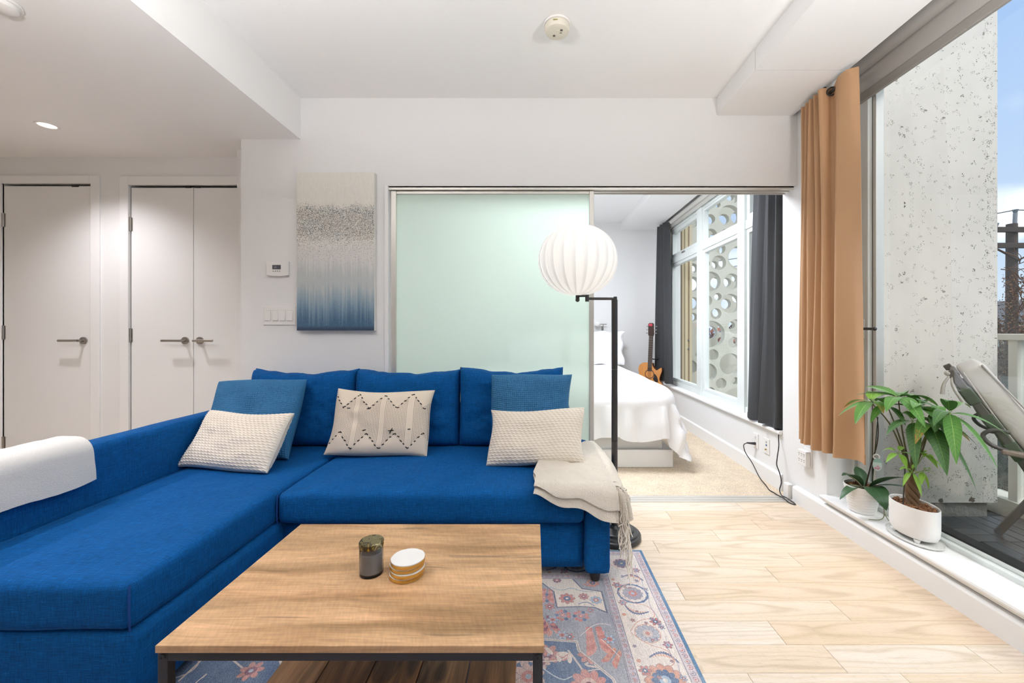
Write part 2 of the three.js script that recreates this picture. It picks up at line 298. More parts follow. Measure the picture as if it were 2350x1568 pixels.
{
  // wall with the wide opening to the bedroom
  struct('wall_back', 'white wall around the sliding glass door', 'wall', merge([bx(-1.91, -0.952, -0.14, 2.75, DW, 2.86), bx(-0.952, WR + 0.02, 2.058, 2.75, DW, 2.86)]), M.wall);
  const D = 2.98, h = 2.168;
  struct('wall_hall', 'white hallway wall holding the flush doors', 'wall', merge([
    bx(-4.8, -3.825, -0.14, LOW, D, 3.1), bx(-3.176, -2.910, -0.14, LOW, D, 3.1), bx(-1.996, -1.80, -0.14, LOW, D, 3.1),
    bx(-3.825, -3.176, h + 0.01, LOW, D, 3.1), bx(-2.910, -1.996, h + 0.01, LOW, D, 3.1), bx(-4.8, -1.80, -0.14, LOW, 3.1, 3.2)]), M.wall);
  struct('wall_left', 'white end wall of the hallway', 'wall', bx(-4.9, -4.7, -0.14, LOW + 0.1, -3.3, 3.2), M.wall);
  struct('wall_rear', 'white wall behind the viewpoint', 'wall', bx(-4.9, 1.95, -0.14, 2.75, -3.4, -3.2), M.wall);
  struct('ceiling', 'high white ceiling of the living room', 'ceiling', bx(-1.52, 1.98, CEIL, 2.78, -3.4, DW), M.ceiling);
  struct('ceiling', 'dropped white ceiling over the hallway with a straight bulkhead edge', 'ceiling', bx(-4.9, -1.52, LOW, 2.78, -3.4, 3.2), M.ceiling);
  struct('ceiling', 'white ceiling of the bedroom', 'ceiling', bx(-2.05, 1.98, CEIL, 2.78, DW, 6.0), M.ceiling);
  // boxed soffit by the windows, in two lengths with an open seam
  const so = thing('soffit', 'white boxed soffit running along the window wall', 'soffit', [1.44, 2.518, 1], null, 'structure');
  part(so, 'soffit_panel', bx(1.193, 1.69, 2.518, CEIL + 0.02, -3.2, 2.2285), M.ceiling);
  part(so, 'soffit_panel', bx(1.193, 1.69, 2.518, CEIL + 0.02, 2.233, DW), M.ceiling);
  struct('soffit', 'white boxed soffit above the bedroom window', 'soffit', bx(1.23, 1.72, 2.535, CEIL + 0.02, 2.86, DB), M.ceiling);
  // right wall: pier, low wall under the big window, wall behind
  struct('wall_right', 'white window wall with a pier and a low parapet', 'wall', merge([
    bx(WR, 1.95, -0.14, 2.78, 2.43, 2.86), bx(WR, 1.95, -0.14, 0.125, -1.6, 2.43), bx(WR, 1.95, -0.14, 2.78, -3.4, -1.6), bx(1.92, 2.02, 2.52, 2.78, -1.6, 2.43)]), M.wall);
  // bedroom shell
  struct('wall_bedroom_left', 'white far side wall of the bedroom', 'wall', bx(-2.05, -1.9, -0.14, 2.78, 2.86, 6.0), M.wall);
  struct('wall_bedroom_back', 'white bedroom wall behind the headboard', 'wall', bx(-2.05, 1.95, -0.14, 2.78, DB, 6.0), M.wall);
  struct('wall_bedroom_right', 'white wall below and around the bedroom window', 'wall', merge([bx(WR, 1.95, -0.14, 0.395, 2.86, DB), bx(WR, 1.95, -0.14, 2.78, 5.5, DB), bx(1.80, 1.95, 2.46, 2.78, 2.86, 5.5)]), M.wall);
}
// ledge, baseboards
const prof = (pts, d0, d1) => { const s = new THREE.Shape(pts.map((p) => new THREE.Vector2(p[0], p[1]))), g = new THREE.ExtrudeGeometry(s, { depth: d1 - d0, bevelEnabled: false }); g.translate(0, 0, -d1); return boxUV(g); };
struct('baseboard_right', 'white baseboard below the living room window ledge', 'baseboard', prof([[1.722, 0], [1.69, 0], [1.69, 0.088], [1.694, 0.096], [1.702, 0.1], [1.722, 0.102]], -1.6, 2.706), M.trim);
struct('trim_1', 'low white window ledge holding the potted plants', 'ledge', prof([[1.90, 0.112], [1.705, 0.112], [1.697, 0.116], [1.694, 0.124], [1.682, 0.132], [1.679, 0.142], [1.682, 0.15], [1.90, 0.15]], -1.6, 2.436), M.trim);
struct('baseboard_bedroom', 'white baseboard along the bedroom carpet below the window', 'baseboard', prof([[1.722, 0], [1.705, 0], [1.705, 0.108], [1.712, 0.118], [1.722, 0.12]], 2.86, DB), M.trim);
struct('trim_2', 'white sill of the bedroom window', 'sill', prof([[1.83, 0.393], [1.70, 0.393], [1.694, 0.4], [1.694, 0.412], [1.70, 0.418], [1.83, 0.418]], 2.862, 5.5), M.trim);
struct('trim_3', 'white jamb strip beside the frosted sliding door', 'trim', rb(-0.972, -0.948, 0, 2.062, 2.69, 2.76, 0.003), M.trim);
struct('trim_4', 'aluminium floor track between oak floor and carpet', 'door track', merge([rb(-0.948, 1.71, -0.002, 0.006, 2.686, 2.782, 0.002), rb(-0.948, 1.71, 0.004, 0.011, 2.708, 2.716, 0.002), rb(-0.948, 1.71, 0.004, 0.011, 2.748, 2.756, 0.002)]), M.alu);
struct('trim_5', 'slim aluminium track along the head of the bedroom opening', 'door track', merge([bx(-0.948, 1.70, 2.036, 2.058, 2.705, 2.715), bx(-0.948, 1.70, 2.05, 2.058, 2.705, 2.80), bx(-0.948, 1.70, 2.036, 2.058, 2.755, 2.765), bx(-0.948, 1.70, 2.036, 2.058, 2.80, 2.81)]), M.alu);
struct('trim_6', 'small white end block at the foot of the sliding door jamb', 'door stop', rb(1.672, 1.705, 0.006, 0.10, 2.722, 2.775, 0.004), M.plastic);

// sliding frosted door
{
  const g = thing('door_3', 'frosted pale green sliding glass door behind the sofa', 'door', [-0.27, 0.012, 2.74], null, 'structure');
  part(g, 'glass', bx(-0.91, 0.372, 0.05, 2.018, 2.734, 2.740), M.frost, 'frosted pale green glass');
  part(g, 'stile', rb(-0.94, -0.905, 0.012, 2.036, 2.722, 2.752, 0.003), M.alu);
  part(g, 'stile', rb(0.366, 0.396, 0.012, 2.036, 2.722, 2.752, 0.003), M.alu);
  part(g, 'rail', rb(-0.905, 0.366, 2.014, 2.034, 2.724, 2.750, 0.003), M.alu);
  part(g, 'rail', rb(-0.905, 0.366, 0.012, 0.055, 2.724, 2.750, 0.003), M.alu);
}
// hinged doors in the hallway
function leverHandle(g, x, y, d, dir) {
  const h = new THREE.Group(); h.name = 'handle'; h.position.copy(V(x, y, d).sub(g.position)); g.add(h);
  const ring = new THREE.CylinderGeometry(0.026, 0.026, 0.009, 36); ring.rotateX(Math.PI / 2); ring.translate(x, y, -d + 0.0045); part(h, 'rosette', ring, M.steel);
  part(h, 'neck', rod(V(x, y, d - 0.008), V(x, y, d - 0.052), 0.009), M.steel);
  part(h, 'lever', rod(V(x - dir * 0.011, y, d - 0.052), V(x + dir * 0.128, y, d - 0.052), 0.0085, 20), M.steel);
}
function hinge(g, x, y, d) {
  const h = merge([rod(V(x, y - 0.05, d - 0.004), V(x, y + 0.05, d - 0.004), 0.0075, 14), bx(x - 0.012, x + 0.014, y - 0.048, y + 0.048, d - 0.002, d + 0.002)]);
  part(g, 'hinge', h, M.steel);
}
{
  const D = 2.985, h = 2.156;
  const a = thing('door_1', 'flush white hallway door with a single steel lever', 'door', [-3.5, 0, 2.98], null, 'structure');
  part(a, 'panel', rb(-3.819, -3.184, 0.008, h, D, 3.025, 0.002), M.door);
  part(a, 'casing', merge([rb(-3.178, -3.116, 0, 2.226, 2.966, 2.99, 0.003), rb(-3.885, -3.823, 0, 2.226, 2.966, 2.99, 0.003), rb(-3.823, -3.178, 2.172, 2.226, 2.966, 2.99, 0.003)]), M.trim);
  part(a, 'jamb', merge([bx(-3.178, -3.172, 0, 2.178, 2.98, 3.1), bx(-3.829, -3.823, 0, 2.178, 2.98, 3.1)]), M.trim);
  leverHandle(a, -3.243, 1.042, D, -1);
  for (const y of [1.91, 1.10, 0.30]) hinge(a, -3.822, y, D);
  part(a, 'closer_plate', bx(-3.33, -3.28, 2.150, 2.158, 2.982, 2.99), M.dark);
  const b = thing('door_2', 'pair of flush white closet doors with two steel levers', 'door', [-2.45, 0, 2.98], null, 'structure');
  for (const [x0, x1, hx, dir, hg] of [[-2.902, -2.4555, -2.511, -1, -2.906], [-2.4515, -2.004, -2.405, 1, -2.0]]) {
    part(b, 'panel', rb(x0, x1, 0.008, h - 0.012, D, 3.025, 0.002), M.door);
    leverHandle(b, hx, 1.042, D, dir);
    for (const y of [1.88, 1.08, 0.30]) hinge(b, hg, y, D);
    part(b, 'catch', bx(hx - dir * 0.02 - 0.02, hx - dir * 0.02 + 0.02, h - 0.014, h - 0.004, 2.982, 2.99), M.dark);
  }
  part(b, 'casing', merge([rb(-2.97, -2.908, 0, 2.222, 2.966, 2.99, 0.003), rb(-1.998, -1.936, 0, 2.222, 2.966, 2.99, 0.003), rb(-2.908, -1.998, 2.16, 2.222, 2.966, 2.99, 0.003)]), M.trim);
}

// ---------- living room window ----------
M.frameWin = mat('#dfe3df', 0.42);
{
  const w = thing('window_1', 'tall living room window overlooking the balcony', 'window', [1.9, 0.15, 1], null, 'structure');
  part(w, 'jamb_frame', rb(1.862, 1.945, 0.15, 2.56, 2.405, 2.436, 0.003), M.frameWin);
  part(w, 'jamb_frame', rb(1.880, 1.945, 0.15, 2.56, 2.378, 2.405, 0.003), M.frameWin);
  part(w, 'sash_stile', rb(1.868, 1.935, 0.17, 2.56, 2.315, 2.376, 0.004), M.frameWin);
  part(w, 'gasket', bx(1.893, 1.93, 0.17, 2.56, 2.308, 2.315), M.dark);
  part(w, 'sash_stile', rb(1.889, 1.935, 0.17, 2.56, 2.286, 2.308, 0.003), M.alu);
  part(w, 'sill_rail', rb(1.846, 1.95, 0.148, 0.172, -1.6, 2.436, 0.004), M.frameWin);
  part(w, 'bottom_rail', rb(1.872, 1.935, 0.172, 0.190, -1.6, 2.286, 0.003), M.frameWin);
  part(w, 'gasket', bx(1.878, 1.935, 0.189, 0.200, -1.6, 2.286), M.dark);
  part(w, 'head_rail', rb(1.876, 1.935, 2.52, 2.62, -1.6, 2.436, 0.003), M.frameWin);
  part(w, 'mullion', rb(1.872, 1.935, 0.17, 2.56, 0.32, 0.40, 0.004), M.frameWin);
  part(w, 'mullion', rb(1.872, 1.935, 0.17, 2.56, -1.6, -1.54, 0.004), M.frameWin);
  for (const [a, b] of [[0.40, 2.29], [-1.54, 0.32]]) part(w, 'pane', boxUV(new THREE.PlaneGeometry(b - a, 2.34).rotateY(-Math.PI / 2).translate(1.905, 1.36, -(a + b) / 2)), M.glass);
  const h = new THREE.Group(); h.name = 'handle'; h.position.copy(V(1.87, 1.125, 2.35).sub(w.position)); w.add(h);
  part(h, 'backplate', rb(1.862, 1.869, 1.07, 1.18, 2.335, 2.362, 0.003), M.frameWin);
  part(h, 'lever', merge([rod(V(1.866, 1.125, 2.348), V(1.838, 1.125, 2.348), 0.008), rod(V(1.838, 1.125, 2.40), V(1.838, 1.125, 2.232), 0.0075), new THREE.SphereGeometry(0.0105, 14, 10).translate(1.838, 1.125, -2.232)]), M.blackMetal);
}
// roller blind above it
{
  const b = thing('roller_blind', 'grey roller blind rolled up above the tall window', 'blind', [1.84, 2.41, 1]);
  const fab = mat('#bdb9b3', 0.75, { bumpMap: rep(clothBump, 4), bumpScale: 0.0004 });
  part(b, 'roll', rod(V(1.83, 2.592, 2.395), V(1.83, 2.592, -1.5), 0.036, 28), mat('#a9a5a0', 0.7));
  part(b, 'fabric', rb(1.862, 1.868, 2.452, 2.60, -1.5, 2.395, 0.002), fab);
  part(b, 'bottom_bar', rb(1.852, 1.872, 2.408, 2.456, -1.5, 2.395, 0.005, 3), mat('#98948d', 0.5));
  part(b, 'bracket', rb(1.80, 1.87, 2.54, 2.63, 2.395, 2.402, 0.002), M.aluDark);
}
// ---------- bedroom window ----------
{
  const w = thing('window_2', 'bedroom window in three bays with transoms', 'window', [1.83, 0.418, 4], null, 'structure');
  const X0 = 1.79, X1 = 1.86;
  part(w, 'bottom_rail', rb(X0, X1, 0.418, 0.468, 2.862, 5.5, 0.003), M.frameWin);
  part(w, 'head_rail', rb(X0, X1, 2.40, 2.47, 2.862, 5.5, 0.003), M.frameWin);
  const posts = [[5.42, 5.5], [4.40, 4.52], [3.50, 3.62], [2.862, 2.94]];
  for (const [a, b] of posts) part(w, 'mullion', rb(X0 - 0.012, X1, 0.418, 2.47, a, b, 0.004), M.frameWin);
  const bays = [[4.52, 5.42], [3.62, 4.40], [2.94, 3.50]];
  bays.forEach(([a, b], k) => {
    part(w, 'transom', rb(X0, X1, 1.97, 2.045, a, b, 0.003), M.frameWin);
    for (const [y0, y1, s] of [[0.468, 1.97, 0.035], [2.045, 2.40, k === 1 ? 0.02 : 0.045]]) {
      part(w, 'sash', merge([rb(X0 + 0.012, X1 - 0.01, y0, y1, a, a + s, 0.002), rb(X0 + 0.012, X1 - 0.01, y0, y1, b - s, b, 0.002), rb(X0 + 0.012, X1 - 0.01, y0, y0 + s, a + s, b - s, 0.002), rb(X0 + 0.012, X1 - 0.01, y1 - s, y1, a + s, b - s, 0.002)]), M.frameWin);
      part(w, 'pane', boxUV(new THREE.PlaneGeometry(b - a - 2 * s, y1 - y0 - 2 * s).rotateY(-Math.PI / 2).translate(1.83, (y0 + y1) / 2, -(a + b) / 2)), M.glass);
    }
    if (k !== 1) part(w, 'latch', rb(X0 - 0.006, X0 + 0.012, 2.048, 2.064, (a + b) / 2 - 0.04, (a + b) / 2 + 0.04, 0.003), M.aluDark);
  });
  const b = thing('roller_blind', 'pale roller blind rolled up above the bedroom window', 'blind', [1.77, 2.5, 4]);
  part(b, 'roll', rod(V(1.765, 2.50, 5.45), V(1.765, 2.50, 2.9), 0.032, 24), mat('#cbc8c2', 0.7));
  part(b, 'bottom_bar', rb(1.755, 1.775, 2.425, 2.465, 2.9, 5.45, 0.005), M.alu);
}

// ---------- corner sofa ----------
{
  const s = thing('corner_sofa', 'bright blue linen corner sofa with a chaise', 'sofa', [-0.8, 0, 2.0]);
  const wr = (sd, a) => (u, v, w, n, p) => { const m = fbm(p.x * 5 + sd, p.z * 5 + p.y * 5, 200 + sd, 3) - 0.5; return a * m * 2; };
  const crown = (sd, a, c) => (u, v, w, n, p) => { const m = fbm(p.x * 6 + sd * 3, p.z * 6 + p.y * 4, 210 + sd, 3) - 0.5; return a * m * 2 + c * Math.max(0, n.y) * Math.pow(Math.max(0, (1 - u * u) * (1 - w * w)), 0.6); };
  const U = 1;
  const ch = part(s, 'chaise_seat', softBox(-1.795, -1.126, 0.272, 0.412, 1.152, 2.64, 0.024, 0.025, crown(1, 0.004, 0.012), U), M.blue);
  part(s, 'chaise_base', softBox(-1.79, -1.118, 0.05, 0.270, 1.162, 2.64, 0.012, 0.04, wr(2, 0.0015), U), M.blue);
  const ms = part(s, 'main_seat', softBox(-1.122, 0.224, 0.268, 0.408, 1.798, 2.64, 0.032, 0.025, (u, v, w, n, p) => {
    const m = fbm(p.x * 4, p.z * 5 + p.y * 6, 215, 3) - 0.5, fold = 0.006 * Math.sin(p.x * 26 + 5 * p.z) * sstep(0.2, 0.9, -w) * Math.max(0, n.y) * sstep(0.1, 0.9, fbm(p.x * 3 + 8, p.z * 2, 216, 2));
    return 0.006 * m + fold + 0.018 * Math.max(0, n.y) * Math.pow(Math.max(0, (1 - u * u) * (1 - w * w)), 0.6);
  }, U), M.blue);
  part(s, 'front_panel', softBox(-1.122, 0.224, 0.06, 0.262, 1.842, 2.6, 0.01, 0.05, wr(3, 0.0015), U), M.blue);
  part(s, 'armrest', softBox(0.224, 0.336, 0.05, 0.418, 1.80, 2.672, 0.018, 0.025, wr(4, 0.002), U), M.blue);
  part(s, 'side_back', softBox(-1.905, -1.79, 0.05, 0.655, 1.0, 2.672, 0.022, 0.03, wr(5, 0.003), U), M.blue);
  part(s, 'backrest', softBox(-1.79, 0.226, 0.05, 0.655, 2.625, 2.682, 0.016, 0.03, wr(6, 0.002), U), M.blue);
  // stitched seams along the chaise corner
  const seam = mat('#0a3f86', 0.9);
  part(ch, 'seam', tube([V(-1.129, 0.405, 1.156), V(-1.1275, 0.36, 1.153), V(-1.1275, 0.30, 1.154), V(-1.130, 0.276, 1.158)], 0.0028, 14, 6), seam);
  part(ms, 'seam', tube([V(-1.118, 0.400, 1.806), V(-1.116, 0.36, 1.799), V(-1.116, 0.30, 1.799), V(-1.119, 0.275, 1.806)], 0.0026, 14, 6), seam);
  for (const [x, d] of [[0.272, 1.842], [0.272, 2.60], [-1.16, 1.21], [-1.84, 1.06], [-1.84, 2.6], [-1.16, 2.55]]) part(s, 'foot', cyl(x, d > 2.08 ? 0 : 0.009, 0.056, d, 0.019, 0.027, 24, 0.002), M.black, 'black tapered plastic foot');
  // three loose back cushions
  const spec = [[-1.405, 0.645, 0.455, 11], [-0.770, 0.640, 0.455, 12], [-0.138, 0.640, 0.465, 13]];
  for (const [x, w, h, sd] of spec) {
    const g = pillowGeo(w, h, 0.20, { nx: 56, ny: 44, back: 1, p: 7, e: 0.34, pinch: 0.015, big: (u, v) => {
      const sag = v > 0 ? 0.028 * v * v * (Math.pow(Math.abs(u), 1.6) - 0.55) : 0;
      const m = (fbm(u * 3 + sd, v * 3, 220 + sd, 3) - 0.5) * 0.03 * (1 - Math.pow(Math.abs(v), 4)) * (1 - Math.pow(Math.abs(u), 4));
      const gath = v > 0.6 ? 0.012 * (fbm(u * 5 + sd * 3, 1, 226, 3) - 0.5) * (v - 0.6) / 0.4 - 0.006 * Math.exp(-Math.pow((u - 0.1) * 14, 2)) * (v - 0.6) / 0.4 : 0;
      return [0, sag + gath, m];
    } });
    g.rotateX(-0.075); g.translate(x, 0.413, -2.540); part(s, 'back_cushion', boxUV(g, U), M.blue);
  }
}
// ---------- scatter cushions ----------
function place(m, x, y, d, yaw, lean, roll) { m.rotation.set(0, 0, 0); m.rotation.order = 'YXZ'; m.rotation.set(-lean, yaw, roll); m.position.set(x, y, -d); return m; }
function cushion(name, label, geo, material, x, y, d, yaw, lean, roll, group) {
  const m = shade(new THREE.Mesh(geo, material)); m.name = numbered(name); m.userData = { label, category: 'cushion' }; if (group) m.userData.group = group; scene.add(m); return place(m, x, y, d, yaw, lean, roll);
}
M.waffle = phys('#2d6c97', 0.8, { sheen: 0.9, sheenColor: new THREE.Color('#7fb6dc'), sheenRoughness: 0.4, bumpMap: rep(woolBump, 6), bumpScale: 0.0006 });
M.cream = mat('#f0e5d5', 0.92, { bumpMap: rep(woolBump, 5), bumpScale: 0.0012 });
const waffle = (X, Y, u, v) => { const c = 0.0112, a = Math.abs(Math.sin(Math.PI * X / c)), b = Math.abs(Math.sin(Math.PI * Y / c)); return 0.0055 * Math.pow(a * b, 0.6) * sstep(1, 0.96, Math.max(Math.abs(u), Math.abs(v))); };
const knit = (X, Y, u, v) => {
  const row = Y / 0.0135, k = Math.floor(row), f = row - k, ridge = Math.pow(Math.sin(Math.PI * f), 0.7), ph = X / 0.023 + k * 0.42 + f * 0.95, bob = 0.5 + 0.5 * Math.sin(2 * Math.PI * ph);
  return 0.0058 * ridge * (0.35 + 0.65 * bob) * sstep(1, 0.97, Math.max(Math.abs(u), Math.abs(v)) * 0.99);
};
const wob = (sd, a) => (u, v) => [0.006 * Math.sin(v * 3 + sd), 0.008 * Math.sin(u * 2.5 + sd * 2), a * (fbm(u * 2 + sd, v * 2, 230 + sd, 2) - 0.5) * (1 - u * u) * (1 - v * v)];
{
  const g1 = pillowGeo(0.50, 0.46, 0.17, { nx: 260, ny: 240, detail: waffle, pinch: 0.06, p: 3, e: 0.46, big: wob(1, 0.05) });
  cushion('waffle_cushion', 'blue waffle-textured cushion in the chaise corner behind a cream cushion', g1, M.waffle, -1.555, 0.425, 2.205, 0.04, 0.50, 0.03, 'blue waffle cushions');
  const g2 = pillowGeo(0.465, 0.465, 0.17, { nx: 240, ny: 240, detail: waffle, pinch: 0.065, p: 3, e: 0.46, big: wob(4, 0.05) });
  cushion('waffle_cushion', 'blue waffle-textured square cushion at the armrest end of the sofa', g2, M.waffle, -0.015, 0.42, 2.265, -0.03, 0.27, 0.01, 'blue waffle cushions');
  const k1 = pillowGeo(0.53, 0.31, 0.14, { p: 3, e: 0.46,  nx: 230, ny: 170, detail: knit, pinch: 0.07, big: wob(2, 0.04) });
  cushion('knit_cushion', 'cream chunky-knit lumbar cushion lying on the chaise', k1, M.cream, -1.535, 0.425, 2.035, -0.20, 0.62, 0.02, 'cream knit cushions');
  const k2 = pillowGeo(0.51, 0.30, 0.14, { p: 3, e: 0.46,  nx: 230, ny: 165, detail: knit, pinch: 0.07, big: wob(6, 0.04) });
  cushion('knit_cushion', 'cream chunky-knit lumbar cushion at the armrest end partly over a throw', k2, M.cream, 0.01, 0.432, 2.09, -0.10, 0.55, 0.03, 'cream knit cushions');
}
{ // embroidered cushion with black stitches
  const W = 0.565, H = 0.375, zig = (x, ph) => { const q = mod(x * 3.7 + ph, 1); return Math.abs(q * 2 - 1); };    // 1 at the ends of a period
  const tex = canvasTex(1024, 680, (c, w, h) => {
    const im = c.createImageData(w, h), d = im.data;
    for (let j = 0; j < h; j++) for (let i = 0; i < w; i++) { const k = 0.94 + 0.07 * Math.sin(i * 1.3) * Math.sin(j * 1.1) + 0.05 * (hash(i, j, 8) - 0.5), o = (j * w + i) * 4; d[o] = 236 * k; d[o + 1] = 220 * k; d[o + 2] = 200 * k; d[o + 3] = 255; }
    c.putImageData(im, 0, 0); c.fillStyle = 'rgba(70,58,52,0.75)';
    for (let k = 0; k < 68; k++) {
      const x = (k + 0.5) / 68, ph = mod(x * 3.7 + 0.02, 1); if (Math.abs(ph - 0.5) > 0.47 && k % 2) continue; if (ph < 0.10 || ph > 0.93) continue;
      const t = 0.10 + 0.20 * (1 - zig(x, 0.02)), b = 0.90 - 0.20 * (1 - zig(x, 0.02));
      for (let y = t; y < b; y += 0.020) { c.beginPath(); c.ellipse(x * w, (y + 0.006 * (k % 2)) * h, 2.6, 4.2, 0, 0, 6.3); c.fill(); }
    }
  });
  const opt = { nx: 90, ny: 64, pinch: 0.05, big: wob(9, 0.05) }, g = pillowGeo(W, H, 0.15, opt);
  const m = cushion('embroidered_cushion', 'cream cushion with black zigzag stitches in the middle of the sofa', g, mat('#ffffff', 0.92, { map: tex, bumpMap: tex, bumpScale: 0.0012 }), -0.868, 0.425, 2.268, 0.02, 0.42, -0.035);
  const surf = (u, v) => { const p = 2.6, f = Math.pow(Math.max(0, (1 - Math.pow(Math.abs(u), p)) * (1 - Math.pow(Math.abs(v), p))), 0.5), b = opt.big(u, v); return new THREE.Vector3(W / 2 * u * (1 - 0.05 * (1 - v * v) * u * u) + b[0], H / 2 * v * (1 - 0.05 * (1 - u * u) * v * v) + b[1] + H / 2, 0.075 * f + b[2]); };
  const stitch = new THREE.SphereGeometry(1, 8, 6), sm = mat('#28221f', 0.9);
  const tuft = (u, v, a, l = 0.0075) => { const q = shade(new THREE.Mesh(stitch, sm)); q.name = 'stitch'; q.position.copy(surf(u, v)); q.scale.set(l, 0.0032, 0.003); q.rotation.z = a; m.add(q); };
  for (let k = 0; k < 4; k++) for (let i = 0; i < 5; i++) {
    const q = i / 4, x0 = (k + 0.03) / 3.7, x1 = (k + 0.47) / 3.7, x2 = (k + 0.53) / 3.7, x3 = (k + 0.97) / 3.7;
    for (const [x, y, a] of [[lerp(x0, x1, q), lerp(0.10, 0.31, q), -0.9], [lerp(x2, x3, q), lerp(0.31, 0.10, q), 0.9]]) {
      if (x > 0.97 || x < 0.02) continue;
      tuft(x * 2 - 1, 1 - 2 * (y + rr(-0.012, 0.012)), a * rr(0.2, 1), rr(0.006, 0.009)); tuft(x * 2 - 1, 2 * (y + rr(-0.012, 0.012)) - 1, -a * rr(0.2, 1), rr(0.006, 0.009));
    }
  }
  tuft(0.28, -0.30, 1.2, 0.02); tuft(0.28, -0.30, 0.1, 0.018); tuft(-0.25, -0.27, 0.3, 0.012); tuft(0.62, -0.27, 0.1, 0.01); tuft(-0.2, 0.36, 0.1, 0.012); tuft(-0.62, 0.36, 0.0, 0.012);
}
// ---------- throws ----------
M.throwWhite = mat('#e5e1dc', 0.95, { bumpMap: rep(woolBump, 5), bumpScale: 0.002 });
M.throwCream = mat('#e9dfd0', 0.97, { bumpMap: rep(woolBump, 3), bumpScale: 0.004 });
{ // pale throw over the side back
  const pts = [[-1.937, 0.30], [-1.934, 0.5], [-1.926, 0.655], [-1.905, 0.680], [-1.85, 0.686], [-1.79, 0.682], [-1.766, 0.655], [-1.762, 0.60], [-1.764, 0.522]];
  const curve = new THREE.CatmullRomCurve3(pts.map(([x, y]) => new THREE.Vector3(x, y, 0)), false, 'centripetal');
  const g = sheet(60, 50, (s, t) => {
    const p = curve.getPointAt(s), d = lerp(1.02, 1.652, t) + 0.012 * Math.sin(s * 7) * t, n = (fbm(s * 5, t * 6, 240, 3) - 0.5) * 0.02, e = sstep(0.86, 1, s) * 0.035 * (t - 0.9) - 0.01 * Math.sin(t * 9) * sstep(0.8, 1, s);
    return new THREE.Vector3(p.x + n * (s > 0.5 ? 0.5 : -0.5), p.y + Math.abs(n) * 0.5 + e, -d);
  }, -0.011);
  solo('throw_blanket', 'off-white throw folded over the side back of the chaise', 'blanket', g, M.throwWhite, [-1.85, 0.3, 1.4], 'throws on the sofa');
}
{ // fringed cream throw slung over the armrest corner
  const xR = 0.345, dF = 1.790, top = 0.452;
  const drape = (x, d, lift) => {
    const dx = Math.max(0, x - xR), dd = Math.max(0, dF - d), r = 0.045, over = Math.hypot(dx, dd), a = Math.min(over / r, Math.PI / 2), rest = Math.max(0, over - r * Math.PI / 2);
    const ox = over ? dx / over : 0, od = over ? dd / over : 0, out = r * Math.sin(a) + rest * 0.12, crn = Math.min(ox, od) * 2;
    const seat = sstep(0.02, -0.05, x) * 0.010, n = (fbm(x * 16, d * 16, 250, 3) - 0.5) * 0.022;
    const fold = crn * 0.02 * Math.sin(14 * (Math.atan2(od, ox + 1e-6)));
    return new THREE.Vector3(Math.min(x, xR) + ox * (out + fold + lift), top - seat - r * (1 - Math.cos(a)) - rest * (1 - 0.1 * crn) + n * (over ? 0.4 : 1) + lift * (1 - Math.min(1, over / 0.06)), -(Math.max(d, dF) - od * (out + fold + lift)));
  };
  // corners of the cloth laid out flat: far edge, right edge, near edge
  const Q = [[0.02, 2.14], [0.345, 2.47], [0.50, 1.60], [-0.005, 1.748]];
  const at = (s, t, g, lift) => {
    const a = lerp(Q[0][0], Q[1][0], s), b = lerp(Q[0][1], Q[1][1], s), c = lerp(Q[3][0], Q[2][0], s), e = lerp(Q[3][1], Q[2][1], s), q = t * (1 + g);
    return drape(lerp(a, c, q) + 0.009 * Math.sin(t * 9) * (0.2 + 0.8 * Math.pow(1 - s, 3)), lerp(b, e, q) + 0.008 * Math.sin(s * 17 + 1), lift);
  };
  const th = thing('throw_blanket', 'cream fringed throw slung over the armrest corner', 'blanket', [0.2, 0.42, 2.0], 'throws on the sofa');
  part(th, 'upper_layer', sheet(70, 80, (s, t) => at(s, t, -0.04, 0.014 + 0.006 * Math.sin(t * 9 + s * 4)), -0.012), M.throwCream);
  part(th, 'lower_layer', sheet(70, 80, (s, t) => at(s, t, 0.035, 0.0), -0.012), M.throwCream);
  const strands = [];
  for (let k = 0; k < 46; k++) {
    const s = lerp(0.80, 1.0, k / 45), p = at(s, 1, k % 2 ? 0.03 : -0.04, 0.008), l = rr(0.05, 0.13) * (s > 0.9 ? 1.25 : 0.8);
    const q = p.clone().add(new THREE.Vector3(rr(-0.012, 0.012), -l * 0.5, rr(-0.01, 0.012))), e = p.clone().add(new THREE.Vector3(rr(-0.02, 0.02), -l, rr(-0.012, 0.014)));
    strands.push(tube([p, q, e], rr(0.0016, 0.0026), 8, 5));
  }
  const fr = part(th, 'fringe', merge(strands), mat('#efe6d8', 0.97)); fr.userData.kind = 'stuff';
}

